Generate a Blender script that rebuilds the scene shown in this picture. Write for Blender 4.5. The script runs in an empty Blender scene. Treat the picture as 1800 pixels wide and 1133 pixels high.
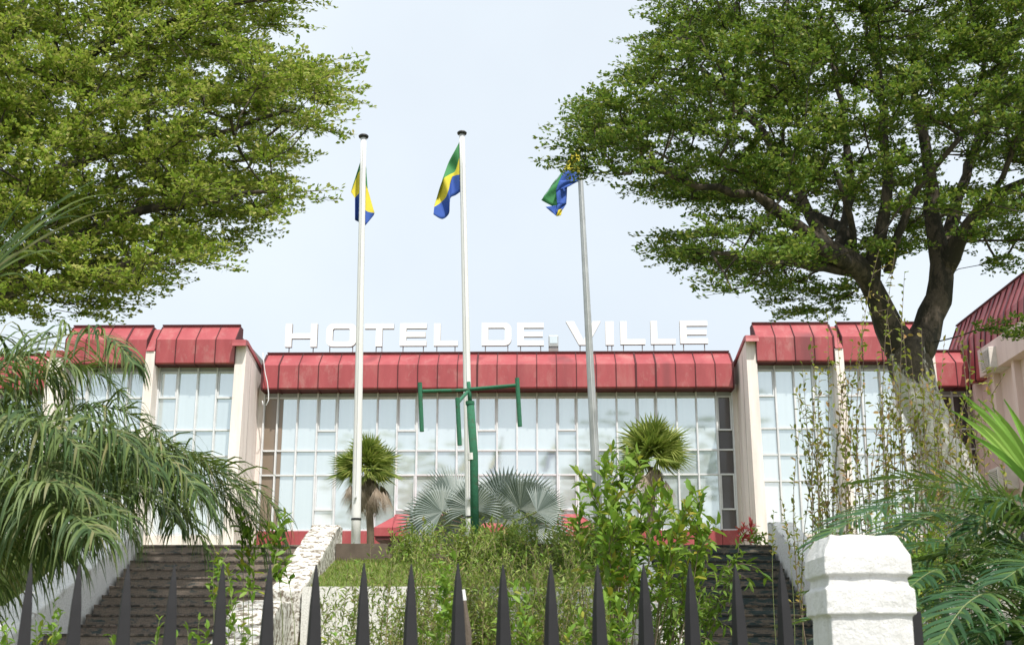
import bpy, math, random
import numpy as np
from mathutils import Vector, Matrix
random.seed(7); rng = np.random.default_rng(7)
S = bpy.context.scene
C = S.collection
R = math.radians

# ---------------------------------------------------------------- camera, sky, sun, exposure
F = 2150.0; CX, CY = 900.0, 566.5; EYE = 1.6; HOR = 593.5
TH = math.atan(HOR / F)
cam_d = bpy.data.cameras.new('camera'); cam = bpy.data.objects.new('camera', cam_d); C.objects.link(cam)
cam.location = (0, 0, EYE); cam.rotation_euler = (math.pi/2 + TH, 0, 0)
cam_d.sensor_width = 36; cam_d.lens = F/1800*36; cam_d.clip_end = 5000; cam_d.clip_start = 0.05
S.camera = cam
cam_d.dof.use_dof = True; cam_d.dof.focus_distance = 28; cam_d.dof.aperture_fstop = 8
SUN_EL, SUN_AZ = R(57), R(157)          # azimuth clockwise from +Y
w = bpy.data.worlds.new('World'); S.world = w; w.use_nodes = True
nt = w.node_tree; nt.nodes.clear()
sky = nt.nodes.new('ShaderNodeTexSky'); sky.sky_type = 'NISHITA'; sky.sun_disc = False
sky.sun_elevation = SUN_EL; sky.sun_rotation = SUN_AZ; sky.dust_density = 4.0; sky.air_density = 1.0; sky.ozone_density = 1.0
mx = nt.nodes.new('ShaderNodeMix'); mx.data_type = 'RGBA'; mx.inputs[0].default_value = 0.72
wt = nt.nodes.new('ShaderNodeTexCoord'); wn = nt.nodes.new('ShaderNodeTexNoise'); wn.inputs['Scale'].default_value = 2.2; wn.inputs['Detail'].default_value = 5
wm = nt.nodes.new('ShaderNodeMapRange'); wm.inputs[1].default_value = .35; wm.inputs[2].default_value = .65; wm.inputs[3].default_value = .67; wm.inputs[4].default_value = .79
nt.links.new(wt.outputs['Generated'], wn.inputs[0]); nt.links.new(wn.outputs[0], wm.inputs[0]); nt.links.new(wm.outputs[0], mx.inputs[0])
mx.inputs[7].default_value = (7.95, 8.6, 9.1, 1)     # bright tropical haze veiling the blue
bg = nt.nodes.new('ShaderNodeBackground'); bg.inputs[1].default_value = 0.10
ow = nt.nodes.new('ShaderNodeOutputWorld')
nt.links.new(sky.outputs[0], mx.inputs[6]); nt.links.new(mx.outputs[2], bg.inputs[0]); nt.links.new(bg.outputs[0], ow.inputs[0])
sl = bpy.data.lights.new('sun', 'SUN'); sl.energy = 3.7; sl.angle = R(0.8); sl.color = (1, 0.95, 0.87)
so = bpy.data.objects.new('sun', sl); C.objects.link(so)
sd = Vector((math.sin(SUN_AZ)*math.cos(SUN_EL), math.cos(SUN_AZ)*math.cos(SUN_EL), math.sin(SUN_EL)))
so.rotation_euler = sd.to_track_quat('Z', 'Y').to_euler()
S.view_settings.view_transform = 'Standard'; S.view_settings.look = 'None'
S.view_settings.exposure = 0.42; S.view_settings.gamma = 1
S.cycles.max_bounces = 8; S.cycles.transmission_bounces = 4

# ---------------------------------------------------------------- helpers: pixel rays
def ray(u, v):
    dx = (u-CX)/F; dy = -(v-CY)/F
    return Vector((dx, math.cos(TH)-dy*math.sin(TH), math.sin(TH)+dy*math.cos(TH)))
def P(u, v, Y):
    d = ray(u, v); return Vector((0, 0, EYE)) + d*(Y/d.y)
BA = R(0.95); PIV = Vector((0, 46, 0))            # building turned a little
MB_ = Matrix.Translation(PIV) @ Matrix.Rotation(-BA, 4, 'Z')
MBI = MB_.inverted()
def PB(u, v, yl):                                 # hit building-local plane y = yl (yl measured like world depth)
    o = MBI @ Vector((0, 0, EYE)); d = MBI.to_3x3() @ ray(u, v)
    return o + d*(((yl-46)-o.y)/d.y)
def PBX(u, v, x):
    o = MBI @ Vector((0, 0, EYE)); d = MBI.to_3x3() @ ray(u, v)
    return o + d*((x-o.x)/d.x)

# ---------------------------------------------------------------- helpers: materials
def newmat(name):
    m = bpy.data.materials.new(name); m.use_nodes = True
    return m, m.node_tree, m.node_tree.nodes['Principled BSDF']
def N(t, k, **kw):
    n = t.nodes.new(k)
    for a, b in kw.items(): setattr(n, a, b)
    return n
def ramp(t, fac, stops):
    r = N(t, 'ShaderNodeValToRGB'); e = r.color_ramp.elements
    while len(e) < len(stops): e.new(0.5)
    for q, (p, c) in zip(e, stops): q.position = p; q.color = (*c, 1)
    t.links.new(fac, r.inputs[0]); return r.outputs[0]
def noise(t, scale, detail=5, rough=0.6, stretch=None, seed=0.0):
    tc = N(t, 'ShaderNodeTexCoord'); mp = N(t, 'ShaderNodeMapping')
    t.links.new(tc.outputs['Object'], mp.inputs[0])
    if stretch: mp.inputs['Scale'].default_value = stretch
    mp.inputs['Location'].default_value = (seed, seed*1.7, seed*0.3)
    n = N(t, 'ShaderNodeTexNoise'); n.inputs['Scale'].default_value = scale
    n.inputs['Detail'].default_value = detail; n.inputs['Roughness'].default_value = rough
    t.links.new(mp.outputs[0], n.inputs[0]); return n.outputs[0]
def mix(t, f, a, b, mode='MIX'):
    m = N(t, 'ShaderNodeMix', data_type='RGBA', blend_type=mode)
    for k, x in ((0, f), (6, a), (7, b)):
        if isinstance(x, (int, float)): m.inputs[k].default_value = x
        elif isinstance(x, tuple): m.inputs[k].default_value = (*x, 1)
        else: t.links.new(x, m.inputs[k])
    return m.outputs[2]
def bump(t, b, h, strength=0.3, dist=0.02):
    n = N(t, 'ShaderNodeBump'); n.inputs['Strength'].default_value = strength; n.inputs['Distance'].default_value = dist
    t.links.new(h, n.inputs['Height']); t.links.new(n.outputs[0], b.inputs['Normal'])
def island(t): return N(t, 'ShaderNodeNewGeometry').outputs['Random Per Island']

def m_plain(name, col, rough=0.6, metal=0.0, var=0.25, scale=3, bs=0.1):
    m, t, b = newmat(name)
    n = noise(t, scale)
    d = tuple(c*(1-var) for c in col)
    t.links.new(ramp(t, n, [(0.3, d), (0.7, col)]), b.inputs['Base Color'])
    b.inputs['Roughness'].default_value = rough; b.inputs['Metallic'].default_value = metal
    if bs: bump(t, b, noise(t, scale*12), bs, 0.01)
    return m
def m_leaf(name, cols, trans=0.35, rough=0.55):
    m, t, b = newmat(name)
    k = len(cols)
    c = ramp(t, island(t), [(i/(k-1), x) for i, x in enumerate(cols)])
    t.links.new(c, b.inputs['Base Color']); b.inputs['Roughness'].default_value = rough
    b.inputs['Specular IOR Level'].default_value = 0.35
    tr = N(t, 'ShaderNodeBsdfTranslucent'); ms = N(t, 'ShaderNodeMixShader'); ms.inputs[0].default_value = trans
    t.links.new(mix(t, 0.5, c, (0.22, 0.32, 0.03)), tr.inputs[0])
    t.links.new(b.outputs[0], ms.inputs[1]); t.links.new(tr.outputs[0], ms.inputs[2])
    t.links.new(ms.outputs[0], t.nodes['Material Output'].inputs[0])
    return m
def m_red(name):
    m, t, b = newmat(name)
    n1 = noise(t, 1.3, 4, 0.6, (1, 1, 0.35)); n2 = noise(t, 5, 6, 0.7, (3, 3, 0.25), 4.0)
    c = ramp(t, n1, [(0.3, (0.29, 0.048, 0.056)), (0.55, (0.36, 0.070, 0.078)), (0.75, (0.40, 0.135, 0.13))])
    c = mix(t, ramp(t, n2, [(0.56, (0, 0, 0)), (0.75, (.6, .6, .6))]), c, (0.22, 0.05, 0.055))
    n3 = noise(t, 2.3, 7, 0.75, (1, 1, 0.5), 9.0); n4 = noise(t, 0.45, 3, 0.5, (1, 1, 0.05), 5.0)
    c = mix(t, ramp(t, n3, [(0.52, (0, 0, 0)), (0.72, (.55, .55, .55))]), c, (0.45, 0.25, 0.23))
    c = mix(t, ramp(t, n4, [(0.62, (0, 0, 0)), (0.70, (.75, .75, .75))]), c, (0.13, 0.035, 0.04))
    c2 = mix(t, 0.35, c, (0.34, 0.05, 0.062))
    r = island(t)
    t.links.new(mix(t, ramp(t, r, [(0, (0, 0, 0)), (1, (1, 1, 1))]), c, c2), b.inputs['Base Color'])
    b.inputs['Roughness'].default_value = 0.55
    return m
def m_wall(name, base, stain, dirt=0.5, white=None):
    m, t, b = newmat(name)
    n1 = noise(t, 1.0, 5, 0.65, (2.2, 2.2, 0.25)); n2 = noise(t, 9, 8, 0.75, (1, 1, 0.5), 3.0); n3 = noise(t, 0.6, 4)
    c = mix(t, ramp(t, n1, [(0.42, (0, 0, 0)), (0.75, (1, 1, 1))]), base, stain)
    c = mix(t, ramp(t, n2, [(0.6, (0, 0, 0)), (0.8, (dirt,)*3)]), c, tuple(x*0.45 for x in stain))
    t.links.new(c, b.inputs['Base Color']); b.inputs['Roughness'].default_value = 0.85
    bump(t, b, noise(t, 14, 8, 0.7), 0.35, 0.02)
    return m
def m_peel(name, paint, under, amount=0.5, scale=5, stretch=None):
    m, t, b = newmat(name)
    n = noise(t, scale, 10, 0.72, stretch); n2 = noise(t, 40, 4, 0.6, None, 2)
    c = mix(t, ramp(t, n, [(amount-0.03, (0, 0, 0)), (amount+0.04, (1, 1, 1))]), under, paint)
    c = mix(t, ramp(t, n2, [(0.35, (.35, .35, .35)), (0.6, (0, 0, 0))]), c, tuple(x*0.5 for x in under))
    t.links.new(c, b.inputs['Base Color']); b.inputs['Roughness'].default_value = 0.88
    bump(t, b, n, 0.6, 0.03)
    return m
M = {}
M['red'] = m_red('red_metal')
M['red_dark'] = m_plain('red_metal_shade', (0.10, 0.012, 0.018), 0.6)  # fascia red taken darker, the shade of undersides put into its colour
M['seam'] = m_plain('seam_grime', (0.085, 0.018, 0.022), 0.8)
M['pink'] = m_wall('pink_render', (0.82, 0.75, 0.71), (0.62, 0.54, 0.51), 0.6)
M['pink2'] = m_wall('rose_render', (0.72, 0.56, 0.53), (0.62, 0.47, 0.45), 0.25)
M['roof'] = m_plain('roof_felt', (0.3, 0.28, 0.26), 0.9)
M['alu'] = m_plain('white_aluminium', (0.74, 0.75, 0.78), 0.4, 0.0, 0.2, 2, 0.0)
M['header'] = m_plain('grey_header_panel', (0.42, 0.43, 0.45), 0.5)
M['white'] = m_wall('white_paint', (0.78, 0.78, 0.77), (0.60, 0.59, 0.56), 0.45)
M['signwhite'] = m_plain('sign_white', (0.86, 0.86, 0.86), 0.4, 0, 0.06)
M['signside'] = m_plain('sign_return', (0.30, 0.27, 0.27), 0.6)
M['dirtywhite'] = m_peel('dirty_whitewash', (0.80, 0.79, 0.76), (0.36, 0.32, 0.28), 0.37, 3, (1, 1, 0.5))
M['peeling'] = m_peel('peeling_whitewash', (0.78, 0.76, 0.71), (0.20, 0.165, 0.12), 0.47, 9)
M['steps'] = m_peel('brown_concrete_steps', (0.26, 0.21, 0.17), (0.085, 0.11, 0.11), 0.43, 4, (1, 1, 2.5))
M['steps_dark'] = m_peel('dark_shaded_steps', (0.22, 0.18, 0.14), (0.055, 0.08, 0.08), 0.50, 4, (0.7, 1, 3))  # darker than the left steps: shade put into the colour, teal is paint
M['lip'] = m_peel('worn_step_edge', (0.24, 0.19, 0.155), (0.06, 0.055, 0.048), 0.5, 6, (1, 1, 1))
M['lip2'] = m_peel('shaded_step_edge', (0.20, 0.15, 0.105), (0.03, 0.035, 0.032), 0.53, 5, (1, 1, 1))  # edges darkened along with the right steps, shade held in the colour
M['curb'] = m_plain('brown_concrete', (0.16, 0.125, 0.10), 0.9, 0, 0.4, 4, 0.4)
M['pole'] = m_plain('white_pole_paint', (0.80, 0.80, 0.80), 0.4, 0, 0.1, 1.5, 0)
M['galv'] = m_plain('galvanised_steel', (0.50, 0.52, 0.53), 0.45, 0.35, 0.3, 2.5, 0)
M['black'] = m_plain('black_plastic', (0.02, 0.02, 0.022), 0.5)
M['iron'] = m_plain('black_iron_paint', (0.010, 0.0098, 0.012), 0.7, 0.0, 0.25, 30, 0.08)
M['greenpaint'] = m_peel('green_paint', (0.03, 0.17, 0.095), (0.06, 0.10, 0.06), 0.42, 5)
M['fgreen'] = m_plain('flag_green', (0.05, 0.24, 0.08), 0.8, 0, 0.12)
M['fyellow'] = m_plain('flag_yellow', (0.72, 0.60, 0.05), 0.8, 0, 0.12)
M['fblue'] = m_plain('flag_blue', (0.035, 0.10, 0.42), 0.8, 0, 0.15)
M['bark'] = m_peel('tree_bark', (0.11, 0.085, 0.065), (0.035, 0.030, 0.022), 0.5, 5, (1, 1, 0.4))
M['barkpale'] = m_peel('pale_bark', (0.50, 0.47, 0.43), (0.10, 0.085, 0.065), 0.50, 5, (1, 1, 0.5))
def m_trunk():
    m, t, b = newmat('whitewashed_trunk'); n = noise(t, 4, 9, .72, (1, 1, .5)); n2 = noise(t, 9, 9, .7)
    tc = N(t, 'ShaderNodeTexCoord'); sx = N(t, 'ShaderNodeSeparateXYZ'); t.links.new(tc.outputs['Object'], sx.inputs[0])
    mr = N(t, 'ShaderNodeMapRange'); mr.inputs[1].default_value = 4.1; mr.inputs[2].default_value = 5.3; mr.inputs[3].default_value = .16; mr.inputs[4].default_value = -.16
    t.links.new(sx.outputs[2], mr.inputs[0]); ad = N(t, 'ShaderNodeMath'); t.links.new(n, ad.inputs[0]); t.links.new(mr.outputs[0], ad.inputs[1])
    f = ramp(t, ad.outputs[0], [(.47, (0, 0, 0)), (.53, (1, 1, 1))]); dk = ramp(t, n2, [(.35, (.04, .034, .026)), (.6, (.12, .095, .072)), (.75, (.2, .17, .13))])
    t.links.new(mix(t, f, dk, ramp(t, n2, [(.35, (.42, .39, .35)), (.6, (.68, .66, .62))])), b.inputs['Base Color']); b.inputs['Roughness'].default_value = .9
    bump(t, b, n2, .8, .05); return m
M['trunk'] = m_trunk()
M['twig'] = m_plain('twig', (0.22, 0.17, 0.12), 0.8, 0, 0.4)
M['straw'] = m_plain('dry_straw', (0.36, 0.29, 0.17), 0.8, 0, 0.5)
M['stem_green'] = m_plain('green_stem', (0.20, 0.24, 0.09), 0.7, 0, 0.3)
M['leafL'] = m_leaf('leaf_light', [(0.15, 0.25, 0.033), (0.26, 0.37, 0.048), (0.39, 0.44, 0.078), (0.52, 0.48, 0.18)], 0.48)
M['leafR'] = m_leaf('leaf_dark', [(0.06, 0.13, 0.022), (0.11, 0.20, 0.03), (0.17, 0.26, 0.04), (0.32, 0.32, 0.08)], 0.38)
M['bushleaf'] = m_leaf('bush_leaf', [(0.07, 0.15, 0.02), (0.12, 0.22, 0.03), (0.20, 0.30, 0.05), (0.10, 0.19, 0.03)], 0.35)
M['brightleaf'] = m_leaf('bright_leaf', [(0.13, 0.27, 0.03), (0.20, 0.36, 0.05), (0.26, 0.40, 0.07), (0.16, 0.28, 0.04), (0.42, 0.36, 0.05)], 0.4)
M['weed'] = m_leaf('weed_leaf', [(0.13, 0.22, 0.035), (0.22, 0.32, 0.055), (0.32, 0.38, 0.10), (0.14, 0.27, 0.04), (0.30, 0.24, 0.10)], 0.35)
M['myrtle'] = m_leaf('myrtle_leaf', [(0.15, 0.21, 0.03), (0.26, 0.30, 0.05), (0.34, 0.32, 0.07), (0.40, 0.20, 0.08)], 0.4)
M['frondL'] = m_leaf('frond_leaf', [(0.022, 0.052, 0.016), (0.05, 0.095, 0.03), (0.085, 0.14, 0.042), (0.17, 0.22, 0.065), (0.05, 0.10, 0.035), (0.26, 0.24, 0.11)], 0.22, 0.55)
M['frondR'] = m_leaf('areca_leaf', [(0.020, 0.065, 0.026), (0.035, 0.10, 0.04), (0.06, 0.135, 0.05), (0.12, 0.20, 0.05)], 0.25, 0.4)
M['frondbright'] = m_leaf('sunlit_frond', [(0.12, 0.30, 0.04), (0.2, 0.38, 0.06), (0.27, 0.42, 0.09)], 0.35, 0.4)
M['fan'] = m_leaf('fan_leaf', [(0.13, 0.20, 0.04), (0.24, 0.30, 0.06), (0.40, 0.42, 0.12)], 0.35)
M['fandry'] = m_leaf('dry_fan_leaf', [(0.20, 0.15, 0.11), (0.32, 0.25, 0.19), (0.42, 0.35, 0.28)], 0.1)
M['silver'] = m_leaf('silver_leaf', [(0.15, 0.19, 0.18), (0.27, 0.32, 0.31), (0.42, 0.46, 0.45)], 0.12, 0.5)
M['redleaf'] = m_leaf('red_leaf', [(0.5, 0.03, 0.08), (0.6, 0.06, 0.1), (0.4, 0.02, 0.05)], 0.3)
M['orangeleaf'] = m_leaf('orange_leaf', [(0.5, 0.2, 0.08), (0.55, 0.3, 0.1)], 0.3)
M['ac'] = m_plain('ac_plastic', (0.72, 0.66, 0.62), 0.5)
M['darkgrille'] = m_plain('grille', (0.25, 0.24, 0.25), 0.6)
def m_glass(name, cols, metal, rough=0.1, stripes=True):
    m, t, b = newmat(name)
    c = ramp(t, island(t), [(i/(len(cols)-1), x) for i, x in enumerate(cols)])
    if stripes:       # pleated blinds behind the pane
        st = noise(t, 9, 2, 0.5, (1, 1, 0.02))
        c = mix(t, ramp(t, st, [(0.4, (0.05,)*3), (0.62, (0.0,)*3)]), c, tuple(x*0.6 for x in cols[0]))
    t.links.new(c, b.inputs['Base Color']); b.inputs['Roughness'].default_value = rough; b.inputs['Metallic'].default_value = metal
    return m
M['glass'] = m_glass('window_glass', [(0.52, 0.60, 0.63), (0.66, 0.74, 0.77), (0.76, 0.83, 0.85), (0.92, 0.93, 0.92)], 0.6, 0.05)
M['glassbrown'] = m_glass('curtained_glass', [(0.20, 0.155, 0.12), (0.28, 0.22, 0.17)], 0.05)
M['glassdark'] = m_glass('dark_glass', [(0.07, 0.065, 0.07), (0.12, 0.11, 0.11)], 0.3)
def m_ground():
    m, t, b = newmat('grass_ground')
    n1 = noise(t, 0.7, 6, 0.7); n2 = noise(t, 14, 6, 0.75, None, 3)
    c = ramp(t, n1, [(0.35, (0.13, 0.11, 0.055)), (0.5, (0.19, 0.24, 0.055)), (0.7, (0.25, 0.29, 0.07))])
    c = mix(t, ramp(t, n2, [(0.4, (0.6,)*3), (0.65, (0,)*3)]), c, (0.075, 0.075, 0.035))
    t.links.new(c, b.inputs['Base Color']); b.inputs['Roughness'].default_value = 0.95
    bump(t, b, n2, 0.6, 0.05); return m
M['ground'] = m_ground()

# ---------------------------------------------------------------- helpers: meshes
class MB:
    def __init__(s): s.v = []; s.f = []; s.m = []
    def add(s, vs, fs, mi=0):
        o = len(s.v); s.v += [tuple(x) for x in vs]; s.f += [tuple(i+o for i in f) for f in fs]; s.m += [mi]*len(fs); return s
    def box(s, x0, x1, y0, y1, z0, z1, mi=0):
        return s.add([(x0,y0,z0),(x1,y0,z0),(x1,y1,z0),(x0,y1,z0),(x0,y0,z1),(x1,y0,z1),(x1,y1,z1),(x0,y1,z1)],
                     [(0,3,2,1),(4,5,6,7),(0,1,5,4),(1,2,6,5),(2,3,7,6),(3,0,4,7)], mi)
    def prism(s, poly, a, b, axis='x', mi=0):      # poly in the two other axes, extruded along axis
        n = len(poly)
        def pt(t, p):
            return (t, p[0], p[1]) if axis == 'x' else ((p[0], t, p[1]) if axis == 'y' else (p[0], p[1], t))
        vs = [pt(a, p) for p in poly] + [pt(b, p) for p in poly]
        fs = [tuple(range(n)), tuple(range(2*n-1, n-1, -1))] + [(i, i+n, (i+1) % n+n, (i+1) % n) for i in range(n)]
        return s.add(vs, fs, mi)
    def tube(s, pts, rad, seg=8, mi=0, cap=True):
        pts = [Vector(p) for p in pts]
        if not hasattr(rad, '__len__'): rad = [rad]*len(pts)
        o = len(s.v); prev = None
        for i, p in enumerate(pts):
            t = (pts[min(i+1, len(pts)-1)]-pts[max(i-1, 0)])
            if t.length < 1e-7: t = Vector((0, 0, 1))
            t.normalize()
            a = t.cross(Vector((0, 1, 0)) if abs(t.y) < 0.9 else Vector((1, 0, 0))) if prev is None else prev-t*prev.dot(t)
            a.normalize(); prev = a; b = t.cross(a)
            for k in range(seg):
                q = 2*math.pi*k/seg; s.v.append(tuple(p+(a*math.cos(q)+b*math.sin(q))*rad[i]))
        for i in range(len(pts)-1):
            for k in range(seg):
                s.f.append((o+i*seg+k, o+i*seg+(k+1) % seg, o+(i+1)*seg+(k+1) % seg, o+(i+1)*seg+k)); s.m.append(mi)
        if cap:
            s.f.append(tuple(o+k for k in reversed(range(seg)))); s.m.append(mi)
            s.f.append(tuple(o+(len(pts)-1)*seg+k for k in range(seg))); s.m.append(mi)
        return s
    def build(s, name, mats, parent=None, smooth=False, bevel=0, recalc=True):
        me = bpy.data.meshes.new(name); me.from_pydata(s.v, [], s.f)
        if not isinstance(mats, (list, tuple)): mats = [mats]
        for m in mats: me.materials.append(m)
        me.polygons.foreach_set('material_index', s.m)
        if recalc:
            import bmesh
            bm = bmesh.new(); bm.from_mesh(me); bmesh.ops.recalc_face_normals(bm, faces=bm.faces); bm.to_mesh(me); bm.free()
        if smooth: me.polygons.foreach_set('use_smooth', [True]*len(me.polygons))
        me.update()
        o = bpy.data.objects.new(name, me); C.objects.link(o)
        if parent: o.parent = parent
        if bevel:
            b = o.modifiers.new('bevel', 'BEVEL'); b.width = bevel; b.segments = 2; b.limit_method = 'ANGLE'
        return o
def tag(o, label, cat, group=None):
    o['label'] = label; o['category'] = cat
    if group: o['group'] = group
    return o
def structure(o): o['kind'] = 'structure'; return o
def thing(name, loc, label, cat, group=None):
    o = bpy.data.objects.new(name, None); C.objects.link(o); o.location = loc; o.empty_display_size = 0.2
    return tag(o, label, cat, group)
def rebase(o, loc):     # move a world-space child mesh under an empty at loc (parent given later)
    o.data.transform(Matrix.Translation(-Vector(loc)))
def fast(name, V, Fq, mat, parent=None, k=4, smooth=False):
    me = bpy.data.meshes.new(name); V = np.asarray(V, np.float32); Fq = np.asarray(Fq, np.int32)
    me.vertices.add(len(V)); me.vertices.foreach_set('co', V.ravel())
    me.loops.add(Fq.size); me.loops.foreach_set('vertex_index', Fq.ravel())
    me.polygons.add(len(Fq)); me.polygons.foreach_set('loop_start', np.arange(0, Fq.size, k, dtype=np.int32))
    me.update(calc_edges=True); me.validate()
    mats = mat if isinstance(mat, (list, tuple)) else [mat]
    for m in mats: me.materials.append(m)
    o = bpy.data.objects.new(name, me); C.objects.link(o)
    if parent: o.parent = parent
    return o
def norm(a): return a/np.maximum(np.linalg.norm(a, axis=-1, keepdims=True), 1e-9)
def leaves(pos, dirs, ups, L, W, fold=True, cup=0.25):
    """pos,dirs,ups Nx3, L,W N -> verts, quads; two quads folded along the midrib, shared vertices = one island"""
    pos = np.asarray(pos); d = norm(np.asarray(dirs)); u = np.asarray(ups)
    s = norm(np.cross(d, u)); n = np.cross(s, d); L = np.asarray(L)[:, None]; W = np.asarray(W)[:, None]
    if not fold:
        V = np.stack([pos, pos+d*L*.55+s*W/2, pos+d*L, pos+d*L*.55-s*W/2], 1).reshape(-1, 3)
        i = np.arange(len(pos))[:, None]*4; return V, i+np.array([[0, 1, 2, 3]])
    V = np.stack([pos, pos+d*L*.3+s*W/2*.85+n*W*cup, pos+d*L*.72+s*W/2*.8+n*W*cup*.8-n*L*.03, pos+d*L-n*L*.10,
                  pos+d*L*.72-s*W/2*.8+n*W*cup*.8-n*L*.03, pos+d*L*.3-s*W/2*.85+n*W*cup, pos+d*L*.5], 1).reshape(-1, 3)
    i = (np.arange(len(pos))*7)[:, None]
    q = np.concatenate([i+np.array([[0, 1, 2, 6]]), i+np.array([[6, 2, 3, 4]]), i+np.array([[0, 6, 4, 5]])], 0)
    return V, q

# ---------------------------------------------------------------- SETTING: ground
T = 3.80                                   # upper terrace level
LX = (-7.30, -4.02); RX = (2.55, 5.12)     # stair widths
def hgt(x, y):
    if y < 11: z = 0.0
    elif y < 20.7: z = 1.35*(y-11)/9.7
    elif y < 24.3: z = 2.66+(y-20.7)*(0.82/3.6)
    else: z = T
    if y >= 20.7 and (LX[0]-.3 < x < LX[1]+.3 or RX[0]-.3 < x < RX[1]+.3) and y < 24.6: z = 1.2
    if 20.7 <= y < 24.3 and x < -7.9: z = 2.40+(y-20.7)*(1.45/3.6)
    if y >= 24.3 and x < -7.9: z = T+0.1
    return z
xs = sorted(set([-600, -200, -80, -40]+[i*0.6 for i in range(-45, 46)]+[40, 80, 200, 600]+[a+b for a in (LX[0]-.3, LX[1]+.3, RX[0]-.3, RX[1]+.3, -7.9) for b in (-.001, .001)]))
ys = sorted(set([-300, -60, -10, 0, 3, 6, 9, 11]+[11+i*0.6 for i in range(1, 24)]+[20.699, 20.701, 24.299, 24.301, 24.599, 24.601, 26, 28, 31, 35, 40, 46, 55, 80, 150, 400, 1500]))
g = MB(); nx = len(xs)
for y in ys:
    for x in xs:
        zz = hgt(x, y)
        if 11 < y < 20.6 or 21 < y < 24.2 and abs(x) < 30: zz += 0.05*math.sin(x*2.1+y)*math.cos(y*1.7)
        g.v.append((x, y, zz))
for j in range(len(ys)-1):
    for i in range(nx-1): g.f.append((j*nx+i, j*nx+i+1, (j+1)*nx+i+1, (j+1)*nx+i)); g.m.append(0)
structure(g.build('ground', M['ground'], recalc=False))
# pavement outside the fence
pv = MB().box(-40, 40, -8, 3.2, -0.1, 0.06)
structure(pv.build('pavement', m_plain('pavement_concrete', (0.30, 0.29, 0.27), 0.9, 0, 0.3, 2, 0.2)))

# stairs
def stairs(X, mat, lipmat, label, n=10):
    x0, x1 = X; m = MB(); dz = 0.18; ty = 0.37; z = T
    poly = [(24.62, z-2.4), (24.62, z)]
    y = 24.5-ty*0
    poly.append((y, z))
    for i in range(n):
        z -= dz; poly.append((y, z)); y -= ty if i < n-1 else 0; 
        if i < n-1: poly.append((y, z))
    ly = y-1.5; poly.append((ly, z)); y = ly
    for i in range(9):
        z -= dz; poly.append((y, z)); y -= ty; poly.append((y, z))
    poly.append((y, z-0.3)); poly.append((24.62, -0.4))
    poly = poly[1:]
    # profile as quads strip per tread for clean faces
    for i in range(len(poly)-3):
        (a, b), (c, d) = poly[i], poly[i+1]
        m.add([(x0, a, b), (x1, a, b), (x1, c, d), (x0, c, d)], [(0, 1, 2, 3)])
    for xx in (x0, x1):
        for i in range(len(poly)-3):
            (a, b), (c, d) = poly[i], poly[i+1]
            if abs(a-c) > 1e-4: m.add([(xx, a, b), (xx, c, d), (xx, c, -0.4), (xx, a, -0.4)], [(0, 1, 2, 3)])
    # worn nosing lips
    zz, yy = T, 24.5
    for i in range(10):
        m.prism([(yy-.028, zz-.035), (yy-.001, zz-.035), (yy+.05, zz+.003), (yy-.028, zz+.003)], x0+.002, x1-.002, 'x', 1)
        zz -= dz; yy -= ty
    zz, yy = T-1.8, 24.5-9*ty-1.5
    for i in range(6):
        m.prism([(yy-.028, zz-.035), (yy-.001, zz-.035), (yy+.05, zz+.003), (yy-.028, zz+.003)], x0+.002, x1-.002, 'x', 1)
        zz -= dz; yy -= ty
    o = m.build('staircase', [mat, lipmat], bevel=0.006)
    return tag(o, label, 'stairs', 'outdoor stairs up to the terrace')
stairs(LX, M['steps'], M['lip'], 'brown worn outdoor staircase at left, between two whitewashed sloping walls')
stairs(RX, M['steps_dark'], M['lip2'], 'dark shaded outdoor staircase at right, behind the black pickets and white gate pillar')

def parapet(x0, x1, prof, mat, label, endcap=True):
    """prof = list of (y, top z, bottom z)"""
    m = MB(); n = len(prof)
    for i in range(n-1):
        (y0, t0, b0), (y1, t1, b1) = prof[i], prof[i+1]; K = 6
        for k in range(K):
            a = k/K; b = (k+1)/K
            ya, yb = y0+(y1-y0)*a, y0+(y1-y0)*b
            m.prism([(ya, b0+(b1-b0)*a), (yb, b0+(b1-b0)*b), (yb, t0+(t1-t0)*b), (ya, t0+(t1-t0)*a)], x0, x1)
    import bmesh
    o = m.build('stair_wall', mat)
    bm = bmesh.new(); bm.from_mesh(o.data); bmesh.ops.remove_doubles(bm, verts=bm.verts, dist=1e-4)
    ff = {}
    for f in bm.faces: ff.setdefault(tuple(sorted(v.index for v in f.verts)), []).append(f)
    bmesh.ops.delete(bm, geom=[f for l in ff.values() if len(l) > 1 for f in l], context='FACES_ONLY')
    bmesh.ops.subdivide_edges(bm, edges=[e for e in bm.edges if e.calc_length() > .4], cuts=2, use_grid_fill=True)
    for v in bm.verts:
        v.co += Vector((random.uniform(-1, 1), random.uniform(-1, 1), random.uniform(-1, 1)))*0.014
    bmesh.ops.recalc_face_normals(bm, faces=bm.faces); bm.to_mesh(o.data); bm.free()
    b = o.modifiers.new('bevel', 'BEVEL'); b.width = 0.03; b.segments = 2; b.limit_method = 'ANGLE'; b.angle_limit = R(40)
    return tag(o, label, 'wall', 'whitewashed stair side walls')
E = EYE
parapet(-8.02, -7.36, [(15.6, E-.9, .2), (19.6, E+.78, .5), (24.7, E+2.62, .9)], M['dirtywhite'], 'long broad white sloping wall on the left side of the brown staircase')
parapet(-4.0, -3.45, [(20.62, E+1.12, 1.0), (24.6, E+2.60, 1.0), (25.1, E+2.62, 1.0)], M['peeling'], 'peeling white sloping wall right of the brown staircase, ending beside the leftmost flagpole')
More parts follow.
